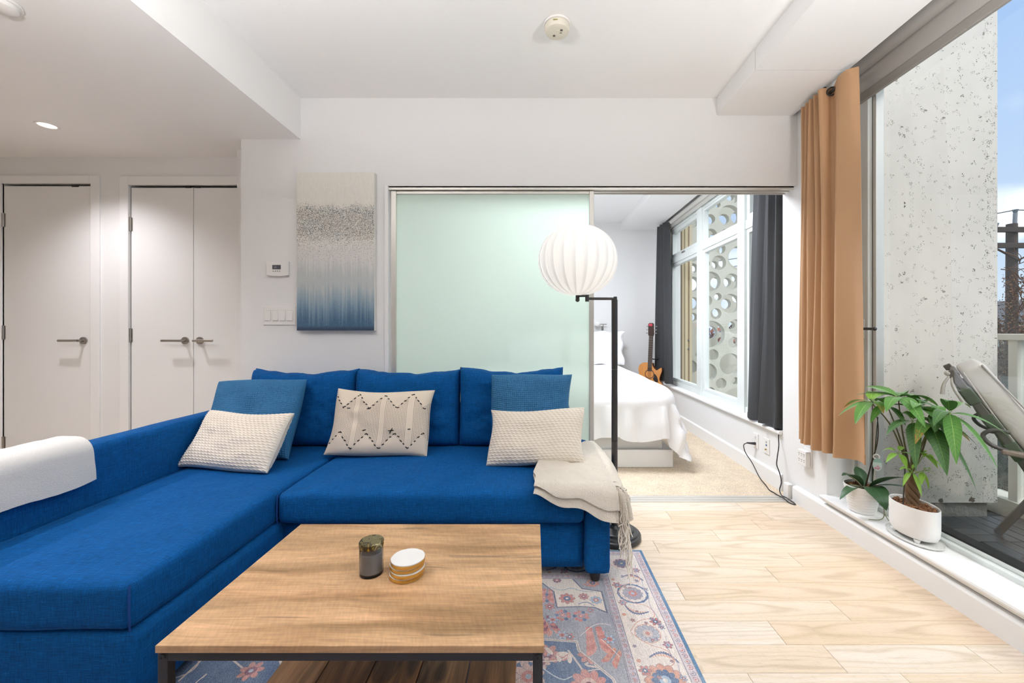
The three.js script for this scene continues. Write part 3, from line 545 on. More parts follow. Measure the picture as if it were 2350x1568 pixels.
// ---------- rug ----------
const rugTex = canvasTex(2048, 2048, (c, W, H) => {          // one quarter; the weave mirrors about both middle lines. Drawn in metres from the far right corner
  const SX = W / 1.2, SZ = H / 1.52, cream = '#e9dcd2', greyb = '#979aa6', navy = '#486289', red = '#c4756c', rust = '#cf8f78', sky = '#9fb4c9', plum = '#7d4a5c', olive = '#b3ae82', line = '#5a6076';
  c.setTransform(-SX, 0, 0, SZ, W, 0);                        // x runs inwards from the right edge of the canvas
  const circ = (x, z, r, col) => { c.fillStyle = col; c.beginPath(); c.arc(x, z, r, 0, 6.3); c.fill(); };
  const flower = (x, z, r, n, petal, core, dot, ph = 0) => { for (let k = 0; k < n; k++) { const a = ph + k / n * 6.283; c.save(); c.translate(x + Math.cos(a) * r * 0.55, z + Math.sin(a) * r * 0.55); c.rotate(a); c.fillStyle = petal; c.strokeStyle = line; c.lineWidth = 0.0012; c.beginPath(); c.ellipse(0, 0, r * 0.45, r * 0.26, 0, 0, 6.3); c.fill(); c.stroke(); c.restore(); } circ(x, z, r * 0.42, core); circ(x, z, r * 0.18, dot); };
  const vine = (pts, col, w) => { c.strokeStyle = col; c.lineWidth = w; c.lineCap = 'round'; c.beginPath(); c.moveTo(pts[0][0], pts[0][1]); for (let k = 1; k < pts.length - 1; k++) c.quadraticCurveTo(pts[k][0], pts[k][1], (pts[k][0] + pts[k + 1][0]) / 2, (pts[k][1] + pts[k + 1][1]) / 2); const e = pts[pts.length - 1]; c.lineTo(e[0], e[1]); c.stroke(); };
  const sickle = (x, z, l, a, col, tip) => { c.save(); c.translate(x, z); c.rotate(a); const q = (t, h) => [lerp(-l, l, t), -4 * h * l * t * (1 - t) + l * 0.35]; c.fillStyle = tip; for (let k = 1; k < 10; k++) { const [a2, b2] = q(k / 10, 0.42); c.beginPath(); c.ellipse(a2, b2, l * 0.07, l * 0.15, 0.5, 0, 6.3); c.fill(); } c.strokeStyle = col; c.lineWidth = l * 0.13; c.lineCap = 'round'; c.beginPath(); for (let k = 0; k <= 20; k++) { const [a2, b2] = q(k / 20, 0.62); k ? c.lineTo(a2, b2) : c.moveTo(a2, b2); } c.stroke(); c.fillStyle = col; for (let k = 1; k < 12; k++) { const [a2, b2] = q(k / 12, 0.72); c.beginPath(); c.arc(a2, b2, l * 0.075, 0, 6.3); c.fill(); } c.restore(); };
  const leafy = (x, z, s, a, col, col2) => { c.save(); c.translate(x, z); c.rotate(a); for (let k = 0; k < 6; k++) for (const m of [-1, 1]) { c.save(); c.translate(m * s * 0.16 * (1.2 - k * 0.1), -k * s * 0.17); c.rotate(m * 0.9); c.fillStyle = k % 2 ? col : col2; c.beginPath(); c.ellipse(m * s * 0.06, 0, s * 0.24 * (1 - k * 0.12), s * 0.115, 0, 0, 6.3); c.fill(); c.restore(); } c.strokeStyle = line; c.lineWidth = 0.0015; c.beginPath(); c.moveTo(0, s * 0.1); c.lineTo(0, -s); c.stroke(); c.restore(); };
  // field
  c.fillStyle = greyb; c.fillRect(0, 0, 1.2, 1.52);
  for (let k = 0; k < 70; k++) { const x = rr(0.26, 1.2), z = rr(0.26, 1.52); flower(x, z, rr(0.014, 0.026), 6, k % 3 ? red : sky, k % 2 ? navy : plum, cream, rnd()); }
  for (let k = 0; k < 24; k++) leafy(rr(0.27, 1.2), rr(0.3, 1.5), rr(0.05, 0.09), rr(-0.6, 0.6), k % 2 ? red : rust, '#d98f84');
  // pale cartouche near the back edge
  const poly = (pts, fill, edge, w) => { c.beginPath(); pts.forEach((p, k) => k ? c.lineTo(p[0], p[1]) : c.moveTo(p[0], p[1])); c.closePath(); if (fill) { c.fillStyle = fill; c.fill(); } if (edge) { c.strokeStyle = edge; c.lineWidth = w; c.stroke(); } };
  const cart = [[0.255, 0.46], [0.30, 0.43], [0.355, 0.425], [0.45, 0.43], [0.458, 0.33], [0.51, 0.265], [0.58, 0.25], [0.70, 0.25], [0.78, 0.22], [1.2, 0.22], [1.2, 0.14], [0.62, 0.14], [0.55, 0.17], [0.42, 0.20], [0.37, 0.24], [0.335, 0.31], [0.255, 0.33]];
  poly(cart, '#e6d9cb', line, 0.006);
  for (const [x, z, r, p, q] of [[0.405, 0.375, 0.034, red, navy], [0.335, 0.362, 0.022, red, plum], [0.287, 0.385, 0.026, sky, red], [0.44, 0.25, 0.02, plum, red], [0.50, 0.215, 0.02, sky, navy], [0.62, 0.195, 0.03, red, navy], [0.8, 0.18, 0.03, sky, red], [1.0, 0.18, 0.03, red, navy]]) flower(x, z, r, 8, p, q, cream);
  vine([[0.47, 0.3], [0.43, 0.33], [0.38, 0.3], [0.34, 0.33], [0.29, 0.33]], '#86a0b4', 0.004); vine([[0.36, 0.41], [0.33, 0.39], [0.30, 0.42]], navy, 0.004);
  for (const [x, z] of [[0.31, 0.19], [0.285, 0.27], [0.40, 0.16]]) { flower(x, z, 0.03, 7, rust, navy, red); vine([[x - 0.03, z], [x, z + 0.03], [x + 0.04, z + 0.01]], red, 0.006); }
  // clusters in the grey ground
  for (const [x, z] of [[0.43, 0.475], [0.50, 0.37], [0.36, 0.48]]) for (let k = 0; k < 9; k++) circ(x + 0.024 * Math.cos(k * 0.7), z + 0.024 * Math.sin(k * 0.7), 0.008, k % 3 ? red : navy), flower(x, z, 0.014, 6, '#d88a82', red, cream);
  leafy(0.315, 0.645, 0.12, 0.05, red, '#d88a80'); leafy(0.285, 0.70, 0.07, -0.6, rust, red); leafy(0.48, 0.55, 0.08, 0.3, plum, red);
  vine([[0.255, 0.53], [0.30, 0.51], [0.37, 0.58]], cream, 0.003); vine([[0.30, 0.60], [0.25, 0.68]], cream, 0.003);
  for (const [x, z] of [[0.47, 0.50], [0.44, 0.58], [0.27, 0.60]]) flower(x, z, 0.024, 6, sky, red, plum);
  // navy medallion
  const med = [[1.2, 0.50], [0.92, 0.50], [0.75, 0.55], [0.52, 0.600], [0.39, 0.612], [0.386, 0.655], [0.348, 0.70], [0.290, 0.77], [0.272, 0.90], [0.272, 1.52], [1.2, 1.52]];
  poly(med, navy, '#e3d2c4', 0.010); poly(med, null, line, 0.002);
  c.save(); c.beginPath(); med.forEach((p, k) => k ? c.lineTo(p[0], p[1]) : c.moveTo(p[0], p[1])); c.clip();
  for (let k = 0; k < 60; k++) { const x = rr(0.3, 1.2), z = rr(0.6, 1.5); vine([[x, z], [x + rr(-0.1, 0.1), z + rr(-0.04, 0.08)], [x + rr(-0.12, 0.12), z + rr(0.02, 0.12)]], '#dcc9bf', rr(0.004, 0.009)); }
  for (let k = 0; k < 55; k++) { const x = rr(0.3, 1.2), z = rr(0.62, 1.5), r = rr(0.03, 0.065); flower(x, z, r, 7, k % 3 ? '#c9837b' : '#dcb9ae', k % 2 ? plum : red, k % 2 ? sky : cream, rnd()); }
  for (const [x, z, a] of [[0.46, 0.665, 2.4], [0.42, 0.67, 0.8], [0.50, 0.64, 1.5]]) { c.save(); c.translate(x, z); c.rotate(a); for (const m of [-0.7, 0, 0.7]) { c.save(); c.rotate(m); c.fillStyle = m ? '#ead9cc' : '#cf827b'; c.beginPath(); c.ellipse(0.018, 0, 0.02, 0.008, 0, 0, 6.3); c.fill(); c.restore(); } c.restore(); }
  vine([[0.52, 0.70], [0.46, 0.70], [0.43, 0.68]], '#e6d6c8', 0.005); vine([[0.52, 0.72], [0.46, 0.78], [0.42, 0.76]], '#d5dbe2', 0.004);
  flower(0.37, 0.79, 0.06, 9, '#cf827b', '#dcb9ae', plum); flower(0.56, 0.76, 0.055, 9, '#d9b0a6', red, sky);
  c.restore();
  // borders: guards and the pale main border on both outer sides
  const band = (a, b, col) => { c.fillStyle = col; c.fillRect(a, a, b - a, 1.52); c.fillRect(a, a, 1.2, b - a); };
  band(0, 0.24, cream); band(0, 0.012, '#3a6a94'); band(0.012, 0.045, '#cdbfc2'); band(0.208, 0.236, '#b7aeb6');
  c.strokeStyle = line; c.lineWidth = 0.0022; for (const a of [0.012, 0.045, 0.208, 0.236, 0.24]) { c.beginPath(); c.moveTo(1.2, a); c.lineTo(a, a); c.lineTo(a, 1.52); c.stroke(); }
  for (const [m, r] of [[0.0285, 0.011], [0.222, 0.009]]) for (let k = 0; k < 70; k++) for (const f of [0, 1]) { const q = m + 0.024 * k; if (q > 1.5) continue; const x = f ? q : m, z = f ? m : q; c.strokeStyle = k % 2 ? '#9a5f68' : '#6d6f86'; c.lineWidth = 0.0022; c.beginPath(); c.arc(x, z, r * 0.8, k % 2, 4.6 + k % 2); c.stroke(); circ(x, z, r * 0.35, k % 3 ? red : '#8a7f94'); }
  const border = (place) => {
    const zs = [[0.118, 0.038, 0], [0.342, 0.060, 1], [0.572, 0.046, 2], [0.775, 0.066, 3], [1.0, 0.042, 0], [1.22, 0.060, 1], [1.44, 0.046, 2]];
    for (const [z, r, kind] of zs) place(0.126, z, () => {
      if (kind === 1) { c.strokeStyle = navy; c.lineWidth = 0.008; c.beginPath(); c.arc(0, 0, r, 0, 6.3); c.stroke(); for (let k = 0; k < 12; k++) circ(r * Math.cos(k * 0.524), r * Math.sin(k * 0.524), 0.0065, navy); flower(0, 0, r * 0.72, 12, '#9b95a2', red, sky); }
      else if (kind === 3) { flower(0, 0, r, 12, rust, cream, red); flower(0, 0, r * 0.66, 10, navy, sky, cream); }
      else { flower(0, 0, r, 10, kind ? '#a9aab6' : '#6f6275', kind ? '#c9b9b2' : navy, kind ? red : olive, 0.3); c.strokeStyle = kind ? rust : red; c.lineWidth = 0.003; c.beginPath(); c.arc(0, 0, r, 0, 6.3); c.stroke(); }
    });
    for (let k = 0; k < 7; k++) {
      const z = 0.225 + k * 0.226;
      place(0.10 + 0.04 * (k % 2), z, () => { sickle(0, 0, 0.046, k % 2 ? 2.7 : -0.25, '#5d6787', '#d99f86'); });
      place(0.18 - 0.1 * (k % 2), z + 0.06, () => flower(0, 0, 0.022, 6, red, navy, cream)); place(0.07 + 0.11 * (k % 2), z - 0.05, () => flower(0, 0, 0.018, 6, '#b8707a', sky, navy));
      place(0.126, z, () => { vine([[0.06, -0.11], [0.02, -0.05], [-0.05, -0.03], [-0.06, 0.04], [0.02, 0.05], [0.06, 0.11]], rust, 0.0028); vine([[-0.062, -0.09], [-0.045, -0.03], [-0.066, 0.03], [-0.05, 0.09]], '#8c93a8', 0.002); }); for (let q = 0; q < 5; q++) place(rr(0.06, 0.195), z + rr(-0.09, 0.09), () => flower(0, 0, rr(0.006, 0.011), 5, [rust, sky, red, '#8a8fa6'][q % 4], plum, cream));
      place(0.19, z + 0.02, () => circ(0, 0, 0.008, rust)); place(0.065, z + 0.09, () => flower(0, 0, 0.013, 5, sky, plum, cream));
    }
  };
  border((x, z, f) => { c.save(); c.translate(x, z); f(); c.restore(); });
  border((x, z, f) => { if (z < 0.26 || z > 1.2) return; c.save(); c.translate(z, x); c.rotate(1.57); f(); c.restore(); });
  // worn pile: speckle and streaks in the dye
  c.setTransform(1, 0, 0, 1, 0, 0);
  const im = c.getImageData(0, 0, W, H), d = im.data;
  for (let j = 0; j < H; j++) for (let i = 0; i < W; i++) { const o = (j * W + i) * 4, a = hash(i >> 1, j >> 1, 5), s = vn(i / 3, j / 40, 6), q = fbm(i / 160, j / 160, 7, 3), k = 0.95 + 0.22 * (a - 0.5) + 0.10 * (s - 0.5), f = clamp(0.24 + 0.5 * (q - 0.45) + 0.25 * (a > 0.78 ? 0.7 : 0)); d[o] = lerp(d[o], 226, f) * k; d[o + 1] = lerp(d[o + 1], 220, f) * k; d[o + 2] = lerp(d[o + 2], 216, f) * k; }
  c.putImageData(im, 0, 0);
}, THREE.MirroredRepeatWrapping);
{
  const g = bx(-1.8575, 0.5425, 0.0, 0.009, -0.954, 2.086), p = g.attributes.position, uv = g.attributes.uv;
  for (let i = 0; i < p.count; i++) uv.setXY(i, 1 - (0.5425 - p.getX(i)) / 1.2, 1 - (2.086 + p.getZ(i)) / 1.52);
  solo('rug', 'faded oriental rug in cream, blue and rose under the coffee table', 'rug', g, mat('#ffffff', 0.96, { map: rugTex, bumpMap: rep(woolBump, 4), bumpScale: 0.002 }), [-0.66, 0, 0.56]);
}

// ---------- coffee table ----------
{
  const t = thing('coffee_table', 'oak-topped coffee table with a black metal frame and slatted shelf', 'table', [-0.39, 0.009, 1.15]);
  const x0 = -0.803, x1 = 0.022, d0 = 0.877, d1 = 1.427, Y = 0.45;
  const top = rb(x0, x1, 0.434, Y, d0, d1, 0.0015), p = top.attributes.position, uv = top.attributes.uv;
  for (let i = 0; i < p.count; i++) uv.setXY(i, (p.getX(i) - x0) / 0.83, (-p.getZ(i) - d0 + (Y - p.getY(i)) * 1.0) / 0.55);
  part(t, 'tabletop', top, M.table);
  const fr = M.blackMetal, w = 0.021;
  for (const x of [x0 + 0.003, x1 - 0.003 - w]) for (const d of [d0 + 0.003, d1 - 0.003 - w]) part(t, 'leg', rb(x, x + w, 0.010, 0.4335, d, d + w, 0.0015), fr);
  for (const d of [d0 + 0.003, d1 - 0.003 - w]) part(t, 'rail', rb(x0 + 0.003 + w, x1 - 0.003 - w, 0.415, 0.4335, d, d + w, 0.0015), fr);
  for (const x of [x0 + 0.003, x1 - 0.003 - w]) part(t, 'rail', rb(x, x + w, 0.415, 0.4335, d0 + 0.003 + w, d1 - 0.003 - w, 0.0015), fr);
  for (const d of [d0 + 0.003, d1 - 0.003 - w]) part(t, 'shelf_bar', rb(x0 + 0.003 + w, x1 - 0.003 - w, 0.115, 0.134, d, d + w, 0.0015), fr);
  for (const x of [x0 + 0.0135, x1 - 0.0135]) { const b = new THREE.Group(); b.name = 'bolt'; b.position.copy(V(x, 0.424, d0).sub(t.position)); t.add(b); const h = new THREE.CylinderGeometry(0.006, 0.0068, 0.0035, 20); h.rotateX(Math.PI / 2); h.translate(x, 0.424, -d0 - 0.0015); part(b, 'bolt_head', h, fr); const s = new THREE.CylinderGeometry(0.0025, 0.0025, 0.001, 6); s.rotateX(Math.PI / 2); s.translate(x, 0.424, -d0 + 0.0005); part(b, 'socket', s, M.dark); }
  for (let k = 0; k < 5; k++) {
    const a = -0.735 + k * 0.1376, g = rb(a, a + 0.1336, 0.1345, 0.15, 0.885, 1.418, 0.0012), q = g.attributes.position, u = g.attributes.uv;
    for (let i = 0; i < q.count; i++) u.setXY(i, (q.getX(i) - a) / 0.14 + k * 0.37, (-q.getZ(i) - 0.9) / 0.6 + k * 0.61);
    part(t, 'shelf_board', g, M.shelf[[0, 1, 2, 0, 1][k]]);
  }
}
// ---------- candle and coasters ----------
{
  const x = -0.447, d = 1.140, r = 0.0315, Y = 0.4502, c = thing('candle_jar', 'smoky glass candle jar with a gold-patterned lid on the coffee table', 'candle', [x, Y, d]);
  part(c, 'jar', lathe([[0, Y], [r - 0.002, Y], [r, Y + 0.003], [r, Y + 0.072], [r - 0.001, Y + 0.074], [r - 0.0022, Y + 0.072], [r - 0.0022, Y + 0.006], [0, Y + 0.006]], x, d, 48), phys('#dfe2e6', 0.04, { transmission: 1, thickness: 0.002, ior: 1.45, attenuationColor: new THREE.Color('#b9bec8'), attenuationDistance: 0.008 }));
  part(c, 'wax', cyl(x, Y + 0.007, Y + 0.060, d, r - 0.003, r - 0.003, 40, 0.002), mat('#e9e6df', 0.55));
  part(c, 'wick', rod(V(x, Y + 0.058, d), V(x + 0.001, Y + 0.067, d), 0.0012, 8), M.dark);
  const lt = canvasTex(256, 256, (k) => {
    k.fillStyle = '#4a452f'; k.fillRect(0, 0, 256, 256);
    for (let i = 0; i < 260; i++) { k.fillStyle = ['#8c8258', '#b08a2a', '#d2a531', '#2d2a20', '#6e6a4a'][i % 5]; k.beginPath(); k.ellipse(rr(0, 256), rr(0, 256), rr(3, 8), rr(3, 6), rr(0, 3), 0, 6.3); k.fill(); }
    for (const [a, b, r0] of [[96, 110, 62], [190, 170, 54], [176, 64, 46]]) for (let q = r0; q > 4; q -= 7) { k.fillStyle = (Math.round(q / 7) % 2) ? '#9a916a' : '#55513a'; k.beginPath(); k.arc(a, b, q, 0, 6.3); k.fill(); }
    k.fillStyle = '#3c4040'; k.beginPath(); k.arc(96, 110, 12, 0, 6.3); k.fill();
  });
  const lg = lathe([[0, Y + 0.0745], [r + 0.0005, Y + 0.0745], [r + 0.001, Y + 0.077], [r + 0.001, Y + 0.088], [r - 0.0015, Y + 0.091], [0, Y + 0.0915]], x, d, 48), lp = lg.attributes.position, lu = lg.attributes.uv;
  for (let i = 0; i < lp.count; i++) { const dx = (lp.getX(i) - x) / r, dz = (lp.getZ(i) + d) / r, sidey = (Y + 0.09 - lp.getY(i)) * 14; lu.setXY(i, 0.5 + dx * (0.46 - Math.max(0, sidey) * 0.3), 0.5 - dz * (0.46 - Math.max(0, sidey) * 0.3)); }
  part(c, 'lid', lg, mat('#ffffff', 0.35, { map: lt, metalness: 0.45 }), 'gold and black patterned metal lid');
  const names = ['top', 'second from the top', 'third from the top', 'bottom'];
  for (let k = 3; k >= 0; k--) {
    const y = 0.4502 + (3 - k) * 0.0122, cx = -0.346 + [0.002, -0.001, 0.0015, -0.002][k], cd = 1.132 + [0, 0.002, -0.001, 0.001][k], R = 0.0452;
    const co = thing('coaster', `white stone coaster with a gilded edge, ${names[k]} of the stack`, 'coaster', [cx, y, cd], 'stacked coasters');
    const n = 64, wav = (a) => R * (1 + 0.006 * Math.sin(a * 7 + k) + 0.004 * Math.sin(a * 13 + k * 2));
    const g = sheet(n, 4, (s, t) => { const a = -s * 6.2832, q = [0.99, 1.006, 1.010, 1.006, 0.99][Math.round(t * 4)], h = [0.0004, 0.0012, 0.0055, 0.0094, 0.0103][Math.round(t * 4)]; return new THREE.Vector3(cx + wav(a) * q * Math.cos(a), y + h, -cd + wav(a) * q * Math.sin(a)); });
    part(co, 'gilded_edge', g, mat('#dba64d', 0.34, { metalness: 0.75, bumpMap: paintBump, bumpScale: 0.001 }), 'gold painted edge');
    const f = sheet(n, 6, (s, t) => { const a = s * 6.2832, q = t * 0.985; return new THREE.Vector3(cx + wav(a) * q * Math.cos(a), y + 0.0119, -cd + wav(a) * q * Math.sin(a)); });
    const f2 = sheet(n, 3, (s, t) => { const a = -s * 6.2832, h = [0, 0.0008, 0.0112, 0.0119][Math.round(t * 3)], q = [0.975, 0.998, 0.998, 0.985][Math.round(t * 3)]; return new THREE.Vector3(cx + wav(a) * q * Math.cos(a), y + h, -cd + wav(a) * q * Math.sin(a)); });
    part(co, 'stone', merge([f, f2]), mat('#efeeec', 0.5, { bumpMap: paintBump, bumpScale: 0.0006 }), 'white stone face');
  }
}
// ---------- floor lamp ----------
{
  const x = 0.437, d = 2.24, l = thing('floor_lamp', 'black swing-arm floor lamp with a pleated white globe shade', 'lamp', [x, 0, d]);
  part(l, 'base', lathe([[0, 0], [0.136, 0], [0.140, 0.004], [0.140, 0.020], [0.136, 0.026], [0.126, 0.028], [0.124, 0.032], [0.121, 0.036], [0.100, 0.037], [0.098, 0.041], [0.098, 0.047], [0.092, 0.051], [0.03, 0.053], [0.022, 0.06], [0.017, 0.065], [0, 0.065]], x, d, 64), M.blackMetal);
  part(l, 'pole', merge([cyl(x, 0.06, 0.52, d, 0.0165, 0.0165, 28), cyl(x, 0.5215, 0.905, d, 0.0165, 0.0165, 28), cyl(x, 0.9065, 1.283, d, 0.0165, 0.0165, 28, 0.001)]), M.blackMetal);
  part(l, 'swivel', cyl(x + 0.004, 1.28, 1.299, d, 0.0095, 0.0095, 20, 0.001), M.blackMetal);
  const j = 0.288;
  part(l, 'arm', merge([rod(V(x + 0.004, 1.288, d), V(j, 1.288, d - 0.002), 0.0075), cyl(j, 1.272, 1.309, d - 0.002, 0.0105, 0.0105, 20, 0.001), rod(V(j, 1.303, d), V(0.246, 1.309, d + 0.07), 0.0065)]), M.blackMetal);
  const gx = 0.243, gd = 2.30, gy = 1.505;
  part(l, 'socket', merge([cyl(gx, 1.292, 1.318, gd, 0.011, 0.011, 20, 0.001), new THREE.SphereGeometry(0.012, 18, 14).translate(gx, 1.286, -gd), cyl(gx, 1.318, 1.42, gd, 0.009, 0.009, 14)]), M.blackMetal);
  // the shade: overlapping curved leaves between two rings
  const N = 22, RX = 0.218, RY = 0.196, shadeMat = phys('#ffffff', 1, { transmission: 0.42, thickness: 0, emissive: new THREE.Color('#fffaf4'), emissiveIntensity: 0.03, specularIntensity: 0.2, side: THREE.DoubleSide });
  for (let k = 0; k < N; k++) {
    const a0 = k / N * 2 * Math.PI + 1.62, span = 2 * Math.PI / N * 1.35;
    const g = sheet(8, 26, (s, t) => {
      const th = lerp(0.14, Math.PI - 0.10, t), a = a0 + (s - 0.5) * span * (0.985), lift = 1 - 0.055 * Math.pow(s, 1.5) + 0.018 * Math.sin(Math.PI * s), rr0 = RX * Math.pow(Math.sin(th), 0.94) * lift;
      return new THREE.Vector3(gx + rr0 * Math.cos(a), gy + RY * Math.cos(th) * (0.985 + 0.015 * lift), -gd + rr0 * Math.sin(a));
    });
    part(l, 'shade_panel', g, shadeMat);
  }
  const bulb = part(l, 'bulb', new THREE.SphereGeometry(0.032, 20, 16).translate(gx, 1.46, -gd), new THREE.MeshStandardMaterial({ color: '#fff4e2', emissive: '#ffedd2', emissiveIntensity: 4 }));
  const pl = new THREE.PointLight('#fffdf9', LAMP_GLOBE); pl.position.copy(V(gx, 1.46, gd).sub(l.position)); pl.castShadow = true; pl.shadow.radius = 1.5; l.add(pl);
}
// ---------- wall things ----------
{
  const tex = dataTex(768, 1536, (u, v, o) => {
    const y = 1 - v, px = Math.floor(u * 768), py = Math.floor(v * 1536), wv = 1 + 0.04 * (vn(u * 300, v * 30, 301) - 0.5) + 0.03 * (vn(u * 40, v * 600, 302) - 0.5), st = vn(u * 70, y * 3, 303) - 0.5;
    let c = [231, 227, 217]; const mixc = (k, t) => { c = c.map((q, i) => lerp(q, k[i], clamp(t))); };
    mixc([218, 214, 210], sstep(0.40, 0.52, y)); mixc([186, 191, 190], sstep(0.52, 0.68, y + st * 0.08)); mixc([126, 150, 166], sstep(0.70, 0.87, y + st * 0.10)); mixc([66, 98, 126], sstep(0.82, 0.97, y + st * 0.10)); mixc([40, 58, 80], sstep(0.965, 1.0, y));
    const dens = sstep(0.185, 0.245, y + 0.03 * (vn(u * 9, 1, 304) - 0.5)) * sstep(0.47, 0.36, y), few = sstep(0.36, 0.42, y) * sstep(0.62, 0.44, y) * 0.11, h1 = hash(px >> 2, py >> 2, 11), h2 = hash((px + 1) >> 2, (py + 2) >> 2, 12), tone = fbm(u * 5, v * 9, 305, 3);
    if (h1 < dens * 0.62 + few) { const q = h2 < 0.34 ? [62, 62, 62] : h2 < 0.66 ? [206, 202, 194] : tone > 0.52 ? [112, 128, 138] : [146, 140, 132]; mixc(q, 0.82); }
    if (y > 0.55 && hash(px >> 1, py >> 1, 13) > 0.93) mixc([206, 214, 216], 0.35);
    for (let i = 0; i < 3; i++) o[i] = c[i] * wv;
  });
  const p = thing('canvas_painting', 'tall canvas painting fading from white through grey speckle to dark blue', 'painting', [-1.276, 1.114, 2.69]);
  const fr = rb(-1.526, -1.026, 1.114, 2.133, 2.664, 2.697, 0.002); part(p, 'stretched_edge', fr, mat('#e4e2dc', 0.8));
  const g = new THREE.PlaneGeometry(0.498, 1.017); g.translate(-1.276, 1.6235, -2.6635); part(p, 'painted_face', g, mat('#ffffff', 0.7, { map: tex, bumpMap: tex, bumpScale: 0.0006 }));
}
{
  const t = thing('thermostat', 'small white wall thermostat with a grey display', 'thermostat', [-1.66, 1.467, 2.70]);
  const s = new THREE.Shape(); s.moveTo(-0.069, 0.046); s.lineTo(0.069, 0.046); s.lineTo(0.067, -0.036); s.quadraticCurveTo(0, -0.049, -0.067, -0.036); s.closePath();
  const g = new THREE.ExtrudeGeometry(s, { depth: 0.014, bevelEnabled: true, bevelSize: 0.003, bevelThickness: 0.004, bevelSegments: 3 }); g.translate(-1.66, 1.512, -2.696); part(t, 'case', g, M.plastic);
  const dt = canvasTex(256, 140, (k) => { k.fillStyle = '#5d5b62'; k.fillRect(0, 0, 256, 140); k.fillStyle = '#8f8d94'; k.font = 'bold 88px sans-serif'; k.fillText('20', 34, 104); });
  const sc = new THREE.PlaneGeometry(0.055, 0.028); sc.translate(-1.664, 1.525, -2.6775); part(t, 'display', sc, mat('#ffffff', 0.25, { map: dt }));
  for (let k = 0; k < 4; k++) { const b = new THREE.CylinderGeometry(0.0035, 0.0035, 0.002, 14); b.rotateX(Math.PI / 2); b.translate(-1.685 + k * 0.014, 1.499, -2.677); part(t, 'button', b, mat('#8c8982', 0.5)); }
  const sw = thing('light_switch', 'white four-gang switch plate beside the canvas painting', 'light switch', [-1.655, 1.151, 2.70]);
  part(sw, 'plate', rb(-1.759, -1.550, 1.151, 1.273, 2.692, 2.699, 0.003), M.plastic);
  for (let k = 0; k < 4; k++) { const x = -1.744 + k * 0.0475, r = new THREE.Group(); r.name = 'rocker'; r.position.copy(V(x, 1.18, 2.69).sub(sw.position)); sw.add(r); const g2 = rb(x, x + 0.033, 1.179, 1.245, 2.6865, 2.693, 0.0015); if (k) { g2.translate(-x, -1.212, 2.69); g2.rotateX(-0.06); g2.translate(x, 1.212, -2.69); } part(r, 'paddle', g2, M.plastic); part(r, 'bezel', bx(x - 0.0012, x + 0.0342, 1.1775, 1.2465, 2.6915, 2.6922), mat('#c9c6c1', 0.5)); }
}
{
  const X = 0.115, d = 2.045, y = CEIL, s = thing('smoke_detector', 'round cream smoke detector on the high ceiling', 'smoke detector', [X, y - 0.05, d]);
  const cream = mat('#e3dccb', 0.45);
  part(s, 'mounting_plate', lathe([[0, y - 0.001], [0.066, y - 0.001], [0.067, y - 0.006], [0.064, y - 0.010], [0.05, y - 0.011], [0, y - 0.011]].reverse(), X, d, 48), M.plastic);
  part(s, 'body', lathe([[0, y - 0.010], [0.056, y - 0.010], [0.060, y - 0.014], [0.0615, y - 0.032], [0.057, y - 0.042], [0.045, y - 0.046], [0, y - 0.047]].reverse(), X, d, 48), cream);
  part(s, 'test_button', cyl(X + 0.005, y - 0.0495, y - 0.046, d - 0.012, 0.009, 0.010, 24), cream);
  part(s, 'label_strip', bx(X - 0.022, X + 0.0, y - 0.026, y - 0.022, d - 0.062, d - 0.0595), mat('#8d8a4a', 0.6));
  for (const [a, b] of [[-0.014, 0.012], [0.02, -0.026]]) for (let k = 0; k < 4; k++) part(s, 'vent_slot', bx(X + a - 0.006, X + a + 0.006, y - 0.0478, y - 0.0462, d + b + k * 0.0032, d + b + k * 0.0032 + 0.0016), mat('#6f6a5f', 0.7));
  part(s, 'indicator', bx(X + 0.012, X + 0.024, y - 0.0478, y - 0.0462, d - 0.004, d - 0.001), M.dark);
  const s2 = thing('ceiling_sensor', 'white round sensor on the dropped hallway ceiling', 'sensor', [-2.02, LOW - 0.03, 1.57]);
  part(s2, 'base_ring', lathe([[0, LOW - 0.001], [0.055, LOW - 0.001], [0.055, LOW - 0.008], [0, LOW - 0.009]].reverse(), -2.02, 1.57, 40), M.plastic);
  part(s2, 'dome', lathe([[0, LOW - 0.008], [0.046, LOW - 0.008], [0.044, LOW - 0.022], [0.03, LOW - 0.03], [0, LOW - 0.032]].reverse(), -2.02, 1.57, 40), M.plastic);
}
// ---------- ceiling lamps ----------
const spots = [[-2.951, 2.51, 'lit recessed downlight in the dropped hallway ceiling'], [-2.951, 1.25, 'second recessed downlight along the hallway ceiling'], [-2.15, 1.25, 'recessed downlight beside the bulkhead edge, out of the picture'], [-2.951, -0.6, 'last recessed downlight, at the kitchen end of the hallway ceiling']];
spots.forEach(([x, d, label]) => {
  const l = thing('recessed_downlight', label, 'downlight', [x, LOW - 0.006, d], 'hallway downlights');
  part(l, 'trim_ring', lathe([[0.040, LOW - 0.002], [0.042, LOW - 0.005], [0.050, LOW - 0.006], [0.055, LOW - 0.0005]].reverse(), x, d, 40), M.plastic);
  part(l, 'lens', lathe([[0, LOW - 0.003], [0.041, LOW - 0.003], [0.041, LOW - 0.001], [0, LOW - 0.001]], x, d, 32), new THREE.MeshStandardMaterial({ color: '#ffffff', emissive: '#fff1de', emissiveIntensity: 3 }));
  const s = new THREE.SpotLight('#fbf9ff', LAMP_DOWN, 0, 1.08, 0.95); s.position.set(0, -0.012, 0); s.target.position.set(0, -2, 0); s.castShadow = true; s.shadow.radius = 2; l.add(s, s.target);
});
